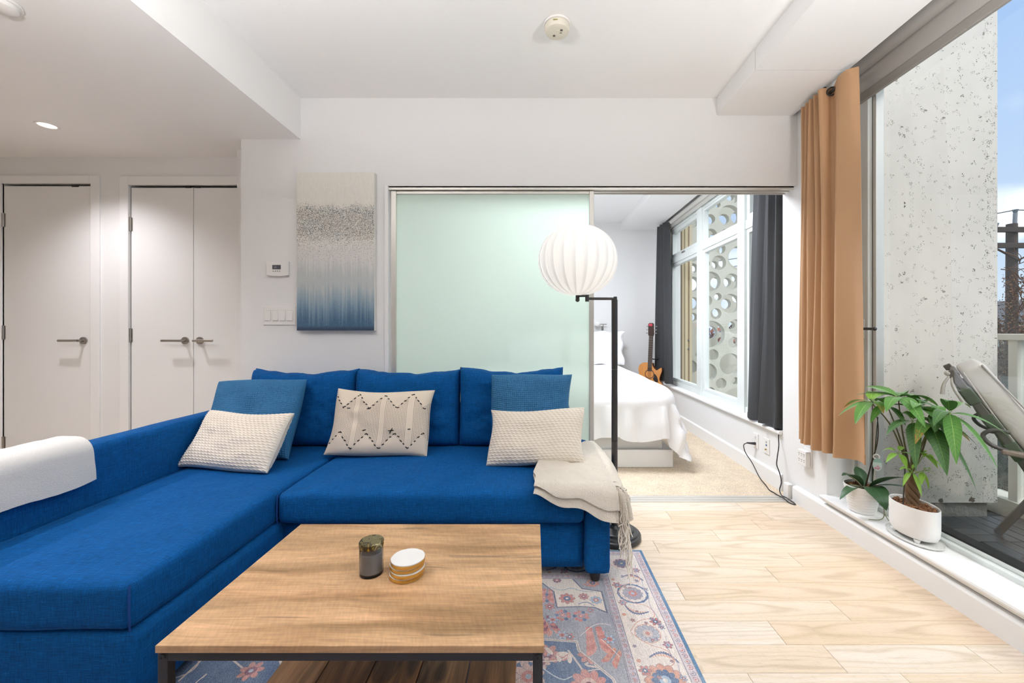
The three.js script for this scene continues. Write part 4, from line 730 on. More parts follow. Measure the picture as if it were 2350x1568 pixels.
function panel(x, d, y, w, L, label, r) {
  const l = thing('ceiling_panel_lamp', label, 'ceiling lamp', [x, y - 0.05, d]);
  part(l, 'frame', merge([rb(x - w / 2 - 0.02, x + w / 2 + 0.02, y - 0.045, y - 0.001, d - w / 2 - 0.02, d - w / 2, 0.003), rb(x - w / 2 - 0.02, x + w / 2 + 0.02, y - 0.045, y - 0.001, d + w / 2, d + w / 2 + 0.02, 0.003), rb(x - w / 2 - 0.02, x - w / 2, y - 0.045, y - 0.001, d - w / 2, d + w / 2, 0.003), rb(x + w / 2, x + w / 2 + 0.02, y - 0.045, y - 0.001, d - w / 2, d + w / 2, 0.003)]), M.plastic);
  part(l, 'diffuser', bx(x - w / 2, x + w / 2, y - 0.04, y - 0.036, d - w / 2, d + w / 2), new THREE.MeshStandardMaterial({ color: '#ffffff', emissive: '#fff6ec', emissiveIntensity: 1 }));
  const a = new THREE.RectAreaLight('#edf3ff', L, w, w); a.position.set(0, 0.006, 0); a.rotation.x = -Math.PI / 2; l.add(a);
}
panel(0.45, 3.5, CEIL, 0.7, LAMP_BED, 'square white ceiling lamp over the foot of the bed');
// two uplighters standing beside the viewpoint: their light reaches the room off the white ceiling
for (const [x, d, label] of [[-1.05, 0.38, 'black uplighter floor lamp standing at the open end of the chaise'], [1.30, 0.42, 'black uplighter floor lamp standing near the tall window']]) {
  const l = thing('uplighter_lamp', label, 'lamp', [x, 0, d], 'uplighters beside the viewpoint');
  part(l, 'base', cyl(x, x < 0 ? 0.0095 : 0.0, 0.03, d, 0.14, 0.138, 40, 0.004), M.blackMetal);
  part(l, 'pole', cyl(x, 0.022, 1.72, d, 0.012, 0.012, 18), M.blackMetal);
  part(l, 'bowl', lathe([[0.012, 1.70], [0.06, 1.715], [0.14, 1.765], [0.195, 1.82], [0.198, 1.82], [0.145, 1.757], [0.06, 1.705], [0.012, 1.69]], x, d, 48), M.blackMetal);
  part(l, 'diffuser', cyl(x, 1.785, 1.792, d, 0.15, 0.15, 40), new THREE.MeshStandardMaterial({ color: '#ffffff', emissive: '#fbfaf9', emissiveIntensity: 3 }));
  const a = new THREE.RectAreaLight('#f7f6f8', LAMP_UP, 0.24, 0.24); a.position.set(0, 1.80, 0); a.rotation.x = Math.PI / 2; l.add(a);
}

// ---------- curtains ----------
function curtain(name, label, top, bottom, yT, yB, material, group, sway = 0.004, hem = 0.03) {
  const A = new THREE.CatmullRomCurve3(top.map(([x, d]) => V(x, 0, d)), false, 'centripetal'), B = new THREE.CatmullRomCurve3(bottom.map(([x, d]) => V(x, 0, d)), false, 'centripetal');
  const n = 220, pa = A.getSpacedPoints(n), pb = B.getSpacedPoints(n), c = thing(name, label, 'curtain', [(top[0][0] + top[top.length - 1][0]) / 2, yB, (top[0][1] + top[top.length - 1][1]) / 2], group);
  const f = (s, t) => { const i = Math.round(s * n), q = Math.pow(t, 0.75), p = pa[i].clone().lerp(pb[i], q); p.x += sway * Math.sin(t * 7 + s * 9) * t; p.z += sway * 1.5 * Math.sin(t * 5 + s * 14) * t; p.y = lerp(yT, yB, t) + 0.006 * Math.sin(s * 21) * t; return p; };
  part(c, 'fabric', sheet(n, 60, f, 0.003), material);
  const g = sheet(n, 3, (s, t) => { const p = f(s, 1 - hem * (1 - t) / (yT - yB) * 1.0), q = f(Math.min(1, s + 0.004), 1).sub(f(Math.max(0, s - 0.004), 1)), nn = new THREE.Vector3(q.z, 0, -q.x).normalize(); return p.addScaledVector(nn, 0.002).add(new THREE.Vector3(0, -0.002, 0)); }, 0.006);
  part(c, 'hem', g, material);
  return c;
}
M.brown = phys('#bd946d', 0.62, { sheen: 0.35, sheenColor: new THREE.Color('#dfbd9a'), sheenRoughness: 0.4, side: THREE.DoubleSide, bumpMap: rep(clothBump, 14, 40), bumpScale: 0.0002 });
M.blackCloth = phys('#3a3b3d', 0.7, { sheen: 0.3, sheenColor: new THREE.Color('#7d7f83'), sheenRoughness: 0.45, side: THREE.DoubleSide });
{
  const top = [[1.695, 2.560], [1.650, 2.552], [1.694, 2.520], [1.646, 2.508], [1.692, 2.478], [1.641, 2.466], [1.690, 2.436], [1.636, 2.420], [1.690, 2.392], [1.626, 2.366], [1.636, 2.352], [1.686, 2.345], [1.688, 2.325], [1.672, 2.29], [1.648, 2.23], [1.654, 2.18], [1.692, 2.155]];
  const bot = [[1.700, 2.585], [1.652, 2.575], [1.700, 2.535], [1.618, 2.520], [1.698, 2.478], [1.608, 2.455], [1.695, 2.405], [1.603, 2.380], [1.690, 2.345], [1.600, 2.305], [1.606, 2.290], [1.680, 2.285], [1.686, 2.265], [1.618, 2.235], [1.660, 2.20], [1.690, 2.15], [1.670, 2.085]];
  const c = curtain('curtain', 'brown curtain gathered beside the tall window', top, bot, 2.49, 0.436, M.brown, null, 0.005, 0.05);
  for (let k = 0; k < 6; k++) { const g = new THREE.TorusGeometry(0.022, 0.004, 10, 24); g.rotateY(0.5 * (k % 2 ? 1 : -1)); g.translate(1.676, 2.462, -(2.20 + k * 0.064)); part(c, 'grommet', g, M.black); }
  const r = thing('curtain_rod', 'short black curtain rod under the soffit edge', 'curtain rod', [1.676, 2.462, 2.38]);
  part(r, 'rod', rod(V(1.676, 2.462, 2.565), V(1.676, 2.462, 2.185), 0.009), M.blackMetal);
  part(r, 'bracket', merge([rb(1.670, 1.682, 2.465, 2.5175, 2.380, 2.392, 0.002)]), M.blackMetal);
  const far = curtain('curtain', 'narrow black curtain in the far corner of the bedroom behind the guitar', [[1.70, 5.60], [1.66, 5.56], [1.705, 5.50], [1.66, 5.45], [1.705, 5.40], [1.67, 5.36], [1.71, 5.32], [1.74, 5.30]], [[1.70, 5.74], [1.655, 5.66], [1.71, 5.56], [1.66, 5.48], [1.715, 5.40], [1.655, 5.24], [1.66, 5.12], [1.70, 5.05]], 2.50, 0.452, M.blackCloth, 'black bedroom curtains', 0.004, 0.03);
  const near = curtain('curtain', 'wide black curtain hanging at the near end of the bedroom window', [[1.76, 2.88], [1.69, 2.90], [1.75, 2.935], [1.685, 2.96], [1.75, 2.99], [1.69, 3.02], [1.745, 3.06], [1.70, 3.10], [1.74, 3.13], [1.70, 3.17]], [[1.775, 2.875], [1.685, 2.90], [1.71, 2.97], [1.675, 3.04], [1.668, 3.06], [1.75, 3.075], [1.76, 3.10], [1.69, 3.16], [1.68, 3.24], [1.71, 3.31]], 2.50, 0.430, M.blackCloth, 'black bedroom curtains', 0.005, 0.03);
}
// ---------- outlets, cords, speaker ----------
function wallPlate(name, label, d, y, group) { const t = thing(name, label, 'outlet', [1.72, y - 0.057, d], group); part(t, 'plate', rb(1.7135, 1.7205, y - 0.057, y + 0.057, d - 0.035, d + 0.035, 0.003), M.plastic); return t; }
{
  const t = thing('outlet_adapter', 'white six-way outlet adapter on the pier below the brown curtain', 'outlet', [1.72, 0.25, 2.60]);
  part(t, 'plate', rb(1.7135, 1.7205, 0.262, 0.378, 2.555, 2.625, 0.003), M.plastic);
  part(t, 'housing', rb(1.684, 1.713, 0.268, 0.362, 2.562, 2.645, 0.004), M.plastic);
  for (let r = 0; r < 2; r++) for (let c = 0; c < 3; c++) { const d = 2.580 + c * 0.024, y = 0.298 + r * 0.036; for (const k of [-0.004, 0.004]) part(t, 'slot', bx(1.6832, 1.6842, y + 0.002, y + 0.009, d + k - 0.0009, d + k + 0.0009), M.dark); part(t, 'slot', bx(1.6832, 1.6842, y - 0.008, y - 0.004, d - 0.0018, d + 0.0018), M.dark); }
  const a = wallPlate('wall_outlet', 'white bedroom wall outlet with the black cord plugged in', 3.20, 0.262, 'bedroom wall plates');
  for (const y of [0.285, 0.24]) { for (const k of [-0.006, 0.006]) part(a, 'slot', bx(1.7125, 1.7137, y, y + 0.009, 3.20 + k - 0.001, 3.20 + k + 0.001), M.dark); part(a, 'slot', bx(1.7125, 1.7137, y - 0.010, y - 0.005, 3.198, 3.202), M.dark); }
  const b = wallPlate('wall_outlet', 'white bedroom cable plate with coloured jacks near the carpet', 3.05, 0.262, 'bedroom wall plates');
  part(b, 'jack', rb(1.7115, 1.714, 0.262, 0.276, 3.043, 3.057, 0.001), mat('#3d5f86', 0.5), 'blue network jack');
  part(b, 'jack', rod(V(1.714, 0.238, 3.05), V(1.703, 0.238, 3.05), 0.005), mat('#b59a55', 0.35, { metalness: 0.9 }), 'brass cable jack');
  part(b, 'jack', rb(1.7115, 1.714, 0.285, 0.298, 3.044, 3.056, 0.001), mat('#9a9791', 0.5));
  const pc = thing('power_cord', 'black power cord looping from the bedroom outlet onto the oak floor', 'cord', [1.69, 0, 2.75]);
  part(pc, 'plug', taperTube([V(1.713, 0.240, 3.20), V(1.695, 0.240, 3.205), V(1.665, 0.236, 3.235)], 0.0115, 0.006, 8, 10), M.black);
  part(pc, 'cable', tube([V(1.668, 0.236, 3.232), V(1.645, 0.222, 3.24), V(1.650, 0.17, 3.235), V(1.672, 0.10, 3.17), V(1.668, 0.03, 3.06), V(1.655, 0.010, 2.95), V(1.632, 0.009, 2.86), V(1.636, 0.009, 2.835), V(1.630, 0.0145, 2.77), V(1.640, 0.0145, 2.715), V(1.648, 0.0045, 2.665), V(1.668, 0.0045, 2.64), V(1.675, 0.0045, 2.66), V(1.662, 0.0145, 2.72), V(1.652, 0.016, 2.76), V(1.657, 0.04, 2.79), V(1.668, 0.085, 2.79), V(1.672, 0.115, 2.80), V(1.664, 0.16, 2.81), V(1.655, 0.20, 2.82), V(1.665, 0.25, 2.83), V(1.690, 0.32, 2.855), V(1.71, 0.385, 2.89), V(1.735, 0.42, 2.90)], 0.0035, 220, 8), M.black);
  const sp = thing('speaker', 'small black cylindrical speaker on the bedroom sill behind the curtain', 'speaker', [1.755, 0.418, 2.93]);
  part(sp, 'base', cyl(1.752, 0.418, 0.434, 2.935, 0.048, 0.048, 36, 0.003), M.black);
  part(sp, 'body', cyl(1.752, 0.434, 0.60, 2.935, 0.043, 0.043, 36, 0.004), mat('#2f2f31', 0.75));
}
// ---------- plants ----------
function leafGeo(base, dir, len, wid, droop = 0.2, roll = 0, fold = 0.18, nt = 12, blunt = 0.75, wav = 0) {
  const T = dir.clone().normalize(), up = Math.abs(T.y) > 0.96 ? new THREE.Vector3(1, 0, 0) : new THREE.Vector3(0, 1, 0), S = T.clone().cross(up).normalize().applyAxisAngle(T, roll), N = S.clone().cross(T);
  return sheet(6, nt, (s, t) => {
    const u = s * 2 - 1, w = wid / 2 * Math.pow(Math.sin(Math.PI * Math.pow(clamp(t, 0.004, 0.996), blunt)), 0.8), q = base.clone().addScaledVector(T, len * t * (1 - 0.12 * droop * t)).addScaledVector(S, u * w).addScaledVector(N, fold * Math.abs(u) * w + wav * Math.sin(t * 14 + u * 3) * w);
    q.y -= droop * len * t * t; return q;
  });
}
const leafTex = (a, b, vein, tip) => canvasTex(128, 256, (k) => {
  const g = k.getContextAttributes; k.fillStyle = a; k.fillRect(0, 0, 128, 256);
  for (let i = 0; i < 500; i++) { k.fillStyle = b; k.globalAlpha = 0.12; k.beginPath(); k.ellipse(rr(0, 128), rr(0, 256), rr(4, 16), rr(3, 8), 0, 0, 6.3); k.fill(); }
  k.globalAlpha = 1; k.strokeStyle = vein; k.lineWidth = 4; k.beginPath(); k.moveTo(64, 0); k.lineTo(64, 256); k.stroke(); k.lineWidth = 1.3; k.globalAlpha = 0.7;
  for (let i = 0; i < 15; i++) for (const m of [-1, 1]) { k.beginPath(); k.moveTo(64, 256 - i * 18); k.quadraticCurveTo(64 + m * 36, 256 - i * 18 - 12, 64 + m * 64, 256 - i * 18 - 28); k.stroke(); }
  k.globalAlpha = 1;
  if (tip) for (let i = 0; i < 160; i++) { k.fillStyle = ['#a9701f', '#c99a2b', '#7c4a17'][i % 3]; k.globalAlpha = 0.5; const y = Math.pow(rnd(), 2.2) * 80; k.beginPath(); k.ellipse(rr(0, 128), y, rr(3, 10), rr(3, 10), 0, 0, 6.3); k.fill(); }
});
const leafMat = (t, more = {}) => phys('#ffffff', 0.85, { map: t, transmission: 0.28, thickness: 0, clearcoat: 0.35, clearcoatRoughness: 0.35, side: THREE.DoubleSide, ...more });
M.leafDark = leafMat(leafTex('#3d6a26', '#2d5620', '#79a04a'));
M.leafMid = leafMat(leafTex('#548a2c', '#3f7524', '#93b85c'));
M.leafYoung = leafMat(leafTex('#8fc03c', '#73ab30', '#c2dd84'));
M.leafTip = leafMat(leafTex('#5a8a2b', '#447325', '#9aba5c', true));
M.orchidLeaf = leafMat(leafTex('#2f5a2b', '#274d26', '#3f6d38'), { transmission: 0.12, clearcoat: 0.5 });
M.bark = mat('#8a6a4a', 0.85, { bumpMap: rep(woolBump, 2), bumpScale: 0.004 });
M.stem = mat('#5d5a34', 0.7); M.stemGreen = mat('#7c9a48', 0.6);
M.pot = mat('#efedea', 0.42); M.potMatte = mat('#eceae7', 0.6);
const barkTex = dataTex(256, 256, (u, v, o) => { const a = fbm(u * 24, v * 24, 401, 3, 24, 24), b = vn(u * 60, v * 30, 402, 60, 30), k = 0.35 + 1.1 * a * b; o[0] = 128 * k + 14; o[1] = 92 * k + 8; o[2] = 64 * k + 6; });
M.soil = mat('#ffffff', 0.95, { map: barkTex, bumpMap: barkTex, bumpScale: 0.012 });
function chips(cx, cd, y, rx, rd, n, r) { const list = []; for (let k = 0; k < n; k++) { const a = rnd() * 6.28, q = Math.sqrt(rnd()) * 0.92, g = new THREE.BoxGeometry(rr(0.6, 1.4) * r, rr(0.3, 0.5) * r, rr(0.5, 1) * r); g.rotateX(rr(-0.5, 0.5)); g.rotateZ(rr(-0.5, 0.5)); g.rotateY(rnd() * 6); g.translate(cx + rx * q * Math.cos(a), y + rr(0, 0.006), -cd + rd * q * Math.sin(a)); list.push(g); } return merge(list); }
M.chip = mat('#7a5233', 0.9);
{ // orchid without flowers
  const x = 1.757, d = 2.215, y = 0.1502, o = thing('potted_orchid', 'flowerless orchid with broad dark leaves in a ribbed white pot', 'plant', [x, y, d]);
  const P = [[0, 0.0], [0.056, 0.0], [0.060, 0.004]]; for (let k = 0; k <= 40; k++) { const t = k / 40; P.push([0.060 + 0.022 * t + 0.0011 * Math.sin(t * 60), 0.006 + 0.134 * t]); } P.push([0.082, 0.142], [0.078, 0.142], [0.076, 0.115], [0, 0.115]);
  part(o, 'pot', lathe(P.map(([r, h]) => [r, y + h]), x, d, 56), M.pot, 'white pot with wavy horizontal ribs');
  const soil = part(o, 'bark', new THREE.CircleGeometry(0.076, 32).rotateX(-Math.PI / 2).translate(x, y + 0.126, -d), M.soil);
  const ch = part(o, 'bark_chips', chips(x, d, y + 0.127, 0.068, 0.068, 110, 0.016), M.chip); ch.userData.kind = 'stuff';
  const c = V(x + 0.012, y + 0.135, d - 0.008);
  const L = (dx, dy, dd, len, wid, droop, roll, wav = 0) => part(o, 'leaf', leafGeo(c.clone().add(new THREE.Vector3(dx * 0.02, 0, -dd * 0.02)), new THREE.Vector3(dx, dy, -dd), len, wid, droop, roll, 0.14, 16, 0.9, wav), M.orchidLeaf);
  L(-0.62, 1.0, 0.1, 0.205, 0.075, 0.55, 0.3); L(0.42, 0.75, -0.62, 0.215, 0.09, 0.25, -0.3); L(-0.9, 0.30, -0.20, 0.17, 0.055, 0.62, 0.1); L(0.45, 0.35, -0.5, 0.20, 0.08, 0.25, -0.2); L(-0.08, 0.36, -0.60, 0.185, 0.105, 0.80, 0.05, 0.04); L(0.1, 0.8, 0.5, 0.15, 0.06, 0.3, 0); L(-0.4, 0.6, 0.5, 0.12, 0.05, 0.3, 0);
  part(o, 'flower_stem', taperTube([c, V(x + 0.03, 0.40, d - 0.02), V(x + 0.055, 0.52, d - 0.03), V(x + 0.06, 0.62, d - 0.03), V(x + 0.052, 0.70, d - 0.02)], 0.004, 0.0022, 24), mat('#4a3a2c', 0.7));
  part(o, 'stake', rod(V(x + 0.028, 0.29, d - 0.03), V(x + 0.055, 0.66, d - 0.035), 0.0022, 8), mat('#2f3a2a', 0.6));
  const tag = new THREE.Shape(); tag.absellipse(0, 0, 0.019, 0.033, 0, 6.283); const tx = canvasTex(64, 128, (k) => { k.fillStyle = '#cfe3dc'; k.fillRect(0, 0, 64, 128); k.fillStyle = '#9fc7bb'; k.fillRect(0, 0, 64, 40); k.fillStyle = '#d38aa8'; for (let i = 0; i < 14; i++) { k.beginPath(); k.arc(rr(14, 50), rr(74, 110), rr(3, 8), 0, 6.3); k.fill(); } });
  const tg = new THREE.ExtrudeGeometry(tag, { depth: 0.0008, bevelEnabled: false }), tp = tg.attributes.position, tu = tg.attributes.uv; for (let i = 0; i < tp.count; i++) tu.setXY(i, tp.getX(i) / 0.038 + 0.5, tp.getY(i) / 0.066 + 0.5);
  tg.rotateY(-0.6); tg.translate(x + 0.035, 0.415, -(d - 0.055)); part(o, 'plant_tag', tg, mat('#ffffff', 0.5, { map: tx }), 'oval plant tag with a pink flower picture');
  const ring = new THREE.TorusGeometry(0.012, 0.0035, 8, 20); ring.rotateY(-0.6); ring.translate(x + 0.035, 0.455, -(d - 0.05)); part(o, 'tag_loop', ring, M.plastic);
  const R = mat('#8f8a6c', 0.8), roots = [[V(x - 0.03, 0.285, d - 0.03), V(x - 0.06, 0.30, d - 0.04), V(x - 0.09, 0.305, d - 0.045), V(x - 0.10, 0.315, d - 0.05)], [V(x - 0.02, 0.29, d - 0.02), V(x - 0.055, 0.325, d - 0.03), V(x - 0.085, 0.345, d - 0.03)], [V(x + 0.02, 0.285, d - 0.06), V(x + 0.035, 0.28, d - 0.088), V(x + 0.036, 0.22, d - 0.094), V(x + 0.035, 0.165, d - 0.097), V(x + 0.0, 0.156, d - 0.115), V(x - 0.055, 0.156, d - 0.112)], [V(x + 0.035, 0.19, d - 0.096), V(x + 0.04, 0.165, d - 0.105), V(x + 0.036, 0.155, d - 0.125)], [V(x - 0.05, 0.283, d - 0.03), V(x - 0.02, 0.298, d - 0.05), V(x + 0.01, 0.29, d - 0.04)], [V(x + 0.0, 0.285, d - 0.05), V(x + 0.03, 0.30, d - 0.055), V(x + 0.05, 0.285, d - 0.05)]];
  for (const r of roots) part(o, 'root', taperTube(r, 0.0032, 0.0018, 20, 6), R);
}
{ // money tree
  const x = 1.772, d = 1.930, y = 0.1502;
  const sa = thing('plant_saucer', 'speckled grey saucer under the oval white planter', 'saucer', [x, y, d]);
  const ov = (rx, rd, h) => (a) => new THREE.Vector3(x + rx * Math.cos(a), y + h, -d + rd * Math.sin(a));
  const rings = (list, n = 64) => sheet(n, list.length - 1, (s, t) => { const [rx, rd, h] = list[Math.round(t * (list.length - 1))]; return ov(rx, rd, h)(-s * 2 * Math.PI); });
  const spk = dataTex(256, 256, (u, v, o) => { const h = hash(Math.floor(u * 90), Math.floor(v * 90), 77), k = h > 0.93 ? 0.72 : 0.97; o[0] = 226 * k; o[1] = 225 * k; o[2] = 219 * k; });
  part(sa, 'dish', crease(rings([[0.001, 0.001, 0.0], [0.075, 0.118, 0.0], [0.080, 0.124, 0.003], [0.083, 0.128, 0.010], [0.080, 0.125, 0.011], [0.074, 0.117, 0.006], [0.001, 0.001, 0.005]]), 0.7), mat('#ffffff', 0.4, { map: rep(spk, 6, 1) }));
  const o = thing('money_tree', 'braided money tree with drooping palmate leaves in an oval white planter', 'plant', [x, y + 0.006, d]);
  const b = 0.018; // pot bottom above the ledge
  part(o, 'planter', crease(rings([[0.001, 0.001, b], [0.050, 0.078, b], [0.062, 0.094, b + 0.006], [0.070, 0.105, b + 0.022], [0.072, 0.108, b + 0.05], [0.072, 0.108, b + 0.142], [0.070, 0.106, b + 0.145], [0.067, 0.103, b + 0.142], [0.066, 0.102, b + 0.12], [0.001, 0.001, b + 0.12]]), 0.6), M.potMatte, 'smooth white oval planter');
  for (const [fx, fd] of [[-0.04, -0.06], [0.04, -0.06], [-0.04, 0.06], [0.04, 0.06]]) part(o, 'planter_foot', cyl(x + fx, y + 0.0062, y + b + 0.004, d + fd, 0.009, 0.013, 20, 0.002), M.potMatte);
  part(o, 'soil', rings([[0.066, 0.102, b + 0.127], [0.04, 0.06, b + 0.134], [0.001, 0.001, b + 0.136]], 40), M.soil);
  const cp = part(o, 'bark_chips', chips(x, d, y + b + 0.133, 0.060, 0.094, 170, 0.013), M.chip); cp.userData.kind = 'stuff';
  const s0 = y + b + 0.125, tr = V(x - 0.004, 0, d);
  for (let k = 0; k < 5; k++) { const pts = []; for (let i = 0; i <= 10; i++) { const t = i / 10, a = k * 1.257 + t * 5.2, r = lerp(0.022, 0.009, t) * (1 - 0.2 * Math.sin(t * 9)); pts.push(new THREE.Vector3(tr.x + r * Math.cos(a) - 0.010 * t, s0 + 0.155 * t, tr.z + r * Math.sin(a))); } pts.unshift(pts[0].clone().add(new THREE.Vector3((pts[0].x - tr.x) * 0.6, -0.02, (pts[0].z - tr.z) * 0.6))); part(o, 'trunk', taperTube(pts, 0.0125, 0.0075, 34, 9), M.bark); }
  const top = V(x - 0.014, s0 + 0.15, d);
  const stem = (p, bend, r = 0.0045, m = M.stem) => part(o, 'branch', taperTube([top, top.clone().lerp(p, 0.5).add(bend), p], r, r * 0.5, 20), m);
  const cluster = (c, axis, n, len, wid, spread, droop, mats, ph = 0) => {
    const A = axis.clone().normalize(), q = new THREE.Quaternion().setFromUnitVectors(new THREE.Vector3(0, 1, 0), A);
    for (let k = 0; k < n; k++) { const a = ph + k / n * 6.283 + rr(-0.15, 0.15), v = new THREE.Vector3(Math.cos(a) * Math.sin(spread), Math.cos(spread), Math.sin(a) * Math.sin(spread)).applyQuaternion(q), l = len * rr(0.78, 1.12); const bs = c.clone().addScaledVector(v, 0.012); part(o, 'leaf', leafGeo(bs, v, l, wid * rr(0.85, 1.1), droop * rr(0.7, 1.3), rr(-0.3, 0.3), 0.2, 12, 0.72), mats[Math.floor(rnd() * mats.length)]); part(o, 'petiole', rod(c, bs.clone().addScaledVector(v, 0.01), 0.0012, 6), M.stemGreen); }
  };
  const up = (a, e, f) => new THREE.Vector3(a, e, -f), B = (a, e, f) => new THREE.Vector3(a, e, -f);
  // branch heads: place, leaf direction
  const H = [
    [V(1.660, 0.765, 2.04), up(-0.4, 0.6, 0.1), 6, 0.150, 0.052, 1.25, 0.55, [M.leafMid, M.leafYoung, M.leafTip], B(0, 0.06, 0)],
    [V(1.725, 0.800, 1.96), up(0.0, 0.9, -0.2), 7, 0.185, 0.060, 1.35, 0.42, [M.leafDark, M.leafMid], B(-0.01, 0.02, 0)],
    [V(1.795, 0.765, 1.92), up(0.3, 0.6, -0.3), 7, 0.175, 0.060, 1.30, 0.5, [M.leafDark, M.leafMid, M.leafMid], B(0.0, 0.03, 0)],
    [V(1.790, 0.69, 1.87), up(0.1, 0.3, -0.5), 6, 0.165, 0.058, 1.15, 0.75, [M.leafDark, M.leafTip], B(0.01, 0.0, 0)],
    [V(1.818, 0.755, 1.81), up(0.0, 0.35, -0.8), 6, 0.185, 0.058, 1.0, 0.62, [M.leafMid, M.leafYoung, M.leafDark], B(0.0, 0.07, 0)],
    [V(1.700, 0.755, 1.99), up(-0.2, 0.6, -0.3), 6, 0.13, 0.048, 1.25, 0.6, [M.leafMid, M.leafDark], B(0, 0.02, 0)],
    [V(1.815, 0.72, 1.86), up(0.2, 0.5, -0.5), 6, 0.135, 0.05, 1.2, 0.6, [M.leafMid, M.leafDark], B(0, 0.03, 0)],
    [V(1.738, 0.70, 1.90), up(-0.1, 0.3, -0.4), 6, 0.145, 0.052, 1.2, 0.75, [M.leafDark, M.leafTip, M.leafMid], B(0, 0, 0)],
  ];
  for (const [c, ax, n, len, wid, spr, dr, ms, bend] of H) { stem(c, bend); cluster(c, ax, n, len, wid, spr, dr, ms, rnd() * 6); }
  for (const [c, ax, n, len, wid] of [[V(1.700, 0.545, 1.93), up(-0.3, 0.5, -0.3), 5, 0.065, 0.026], [V(1.790, 0.545, 1.90), up(0.4, 0.5, -0.3), 6, 0.065, 0.026], [V(1.735, 0.470, 1.90), up(-0.2, 0.1, -0.6), 5, 0.06, 0.024], [V(1.775, 0.475, 1.89), up(0.2, -0.1, -0.5), 4, 0.055, 0.022]]) { stem(c, B(0, 0, 0), 0.0028, M.stemGreen); cluster(c, ax, n, len, wid, 1.15, 0.6, [M.leafYoung], rnd() * 6); }
  part(o, 'stake', rod(V(1.716, s0 - 0.01, 1.925), V(1.735, 0.56, 1.93), 0.0028, 8), mat('#3b352c', 0.7));
}
// ---------- bedroom ----------
M.linen = mat('#f8f7f7', 0.85, { bumpMap: rep(clothBump, 12), bumpScale: 0.0004 });
{
  const b = thing('bed', 'white platform bed under a rumpled white duvet', 'bed', [0.3, 0, 4.5]);
  part(b, 'base', merge([rb(-0.62, 1.127, 0.006, 0.148, 3.348, 5.70, 0.004), rb(-0.60, 1.05, 0.148, 0.24, 3.385, 5.70, 0.004)]), M.trim);
  part(b, 'headboard', rb(-0.66, 1.19, 0.006, 1.09, 5.702, 5.765, 0.006), M.trim);
  part(b, 'mattress', softBox(-0.58, 1.06, 0.24, 0.56, 3.42, 5.68, 0.05, 0.1, null), M.linen);
  const xR = 1.005, dF = 3.46, r = 0.15;
  const duvet = solo('duvet', 'white duvet spread over the bed and hanging to the carpet at its corner', 'duvet', sheet(120, 130, (s, t) => {
    const x = lerp(-0.62, 1.505, s), d = lerp(5.42, 2.965, t), dx = Math.max(0, x - xR), dd = Math.max(0, dF - d), over = Math.hypot(dx, dd), a = Math.min(over / r, Math.PI / 2), rest = Math.max(0, over - r * Math.PI / 2), ox = over ? dx / over : 0, od = over ? dd / over : 0, crn = Math.min(ox, od) * 1.8;
    const ang = Math.atan2(od, ox + 1e-6), wr = rest ? 0.020 * Math.sin((od > ox ? x * 26 : d * 22) + 2.2 * Math.sin(x * 9)) * Math.min(1, rest / 0.15) + crn * 0.035 * Math.sin(ang * 9 + 0.8) * Math.min(1, rest / 0.1) : 0;
    const puff = 0.05 * (fbm(x * 2.6, d * 2.6, 410, 3) - 0.5) + 0.010 * Math.sin(x * 20 + 3 * fbm(x * 3, d * 2, 411, 2)) * sstep(4.2, 3.4, d), out = r * Math.sin(a) + rest * (0.10 + 0.18 * ox) + wr, hem = 0.02 * Math.sin(x * 13) * (t > 0.85 ? 1 : 0);
    return new THREE.Vector3(Math.min(x, xR) + ox * out, Math.max(0.012, 0.655 - r * (1 - Math.cos(a)) - rest * (1 - 0.10 * ox) + puff * (over ? 0.35 : 1) + hem * (rest ? 1 : 0)), -(Math.max(d, dF) - od * out));
  }, 0.02), M.linen, [0.4, 0.3, 4.2]);
  const pg = pillowGeo(0.72, 0.44, 0.17, { nx: 48, ny: 36, back: 1, pinch: 0.04, big: (u, v) => [0.012 * Math.sin(v * 7), 0.012 * Math.sin(u * 9), 0.05 * (fbm(u * 3, v * 3, 415, 3) - 0.5) * (1 - u * u) * (1 - v * v)] });
  const mk = (label, x, y, d, yaw, lean, roll) => { const m = shade(new THREE.Mesh(pg, M.linen)); m.name = numbered('bed_pillow'); m.userData = { label, category: 'pillow', group: 'white bed pillows' }; scene.add(m); place(m, x, y, d, yaw, lean, roll); };
  mk('white pillow propped nearest the foot of the bed', 0.80, 0.668, 5.27, 0.02, 0.30, -0.02); mk('white pillow leaning against the white headboard', 0.84, 0.672, 5.535, -0.03, 0.14, -0.05);
  mk('white pillow on the far side of the bed behind the frosted door', 0.02, 0.67, 5.36, 0, 0.28, 0.02);
  const l = thing('wall_lamp', 'small wall reading lamp with a round white head above the headboard', 'lamp', [0.97, 1.1, 5.83]);
  part(l, 'mount', rb(0.955, 0.985, 1.11, 1.17, 5.845, 5.859, 0.003), M.aluDark);
  part(l, 'arm', merge([rod(V(0.97, 1.11, 5.80), V(0.97, 1.195, 5.80), 0.005), rod(V(0.925, 1.197, 5.80), V(1.02, 1.197, 5.80), 0.005), rod(V(0.97, 1.14, 5.80), V(0.97, 1.14, 5.85), 0.004)]), M.aluDark);
  part(l, 'head', new THREE.SphereGeometry(0.042, 24, 18).translate(0.89, 1.20, -5.79), M.plastic);
}
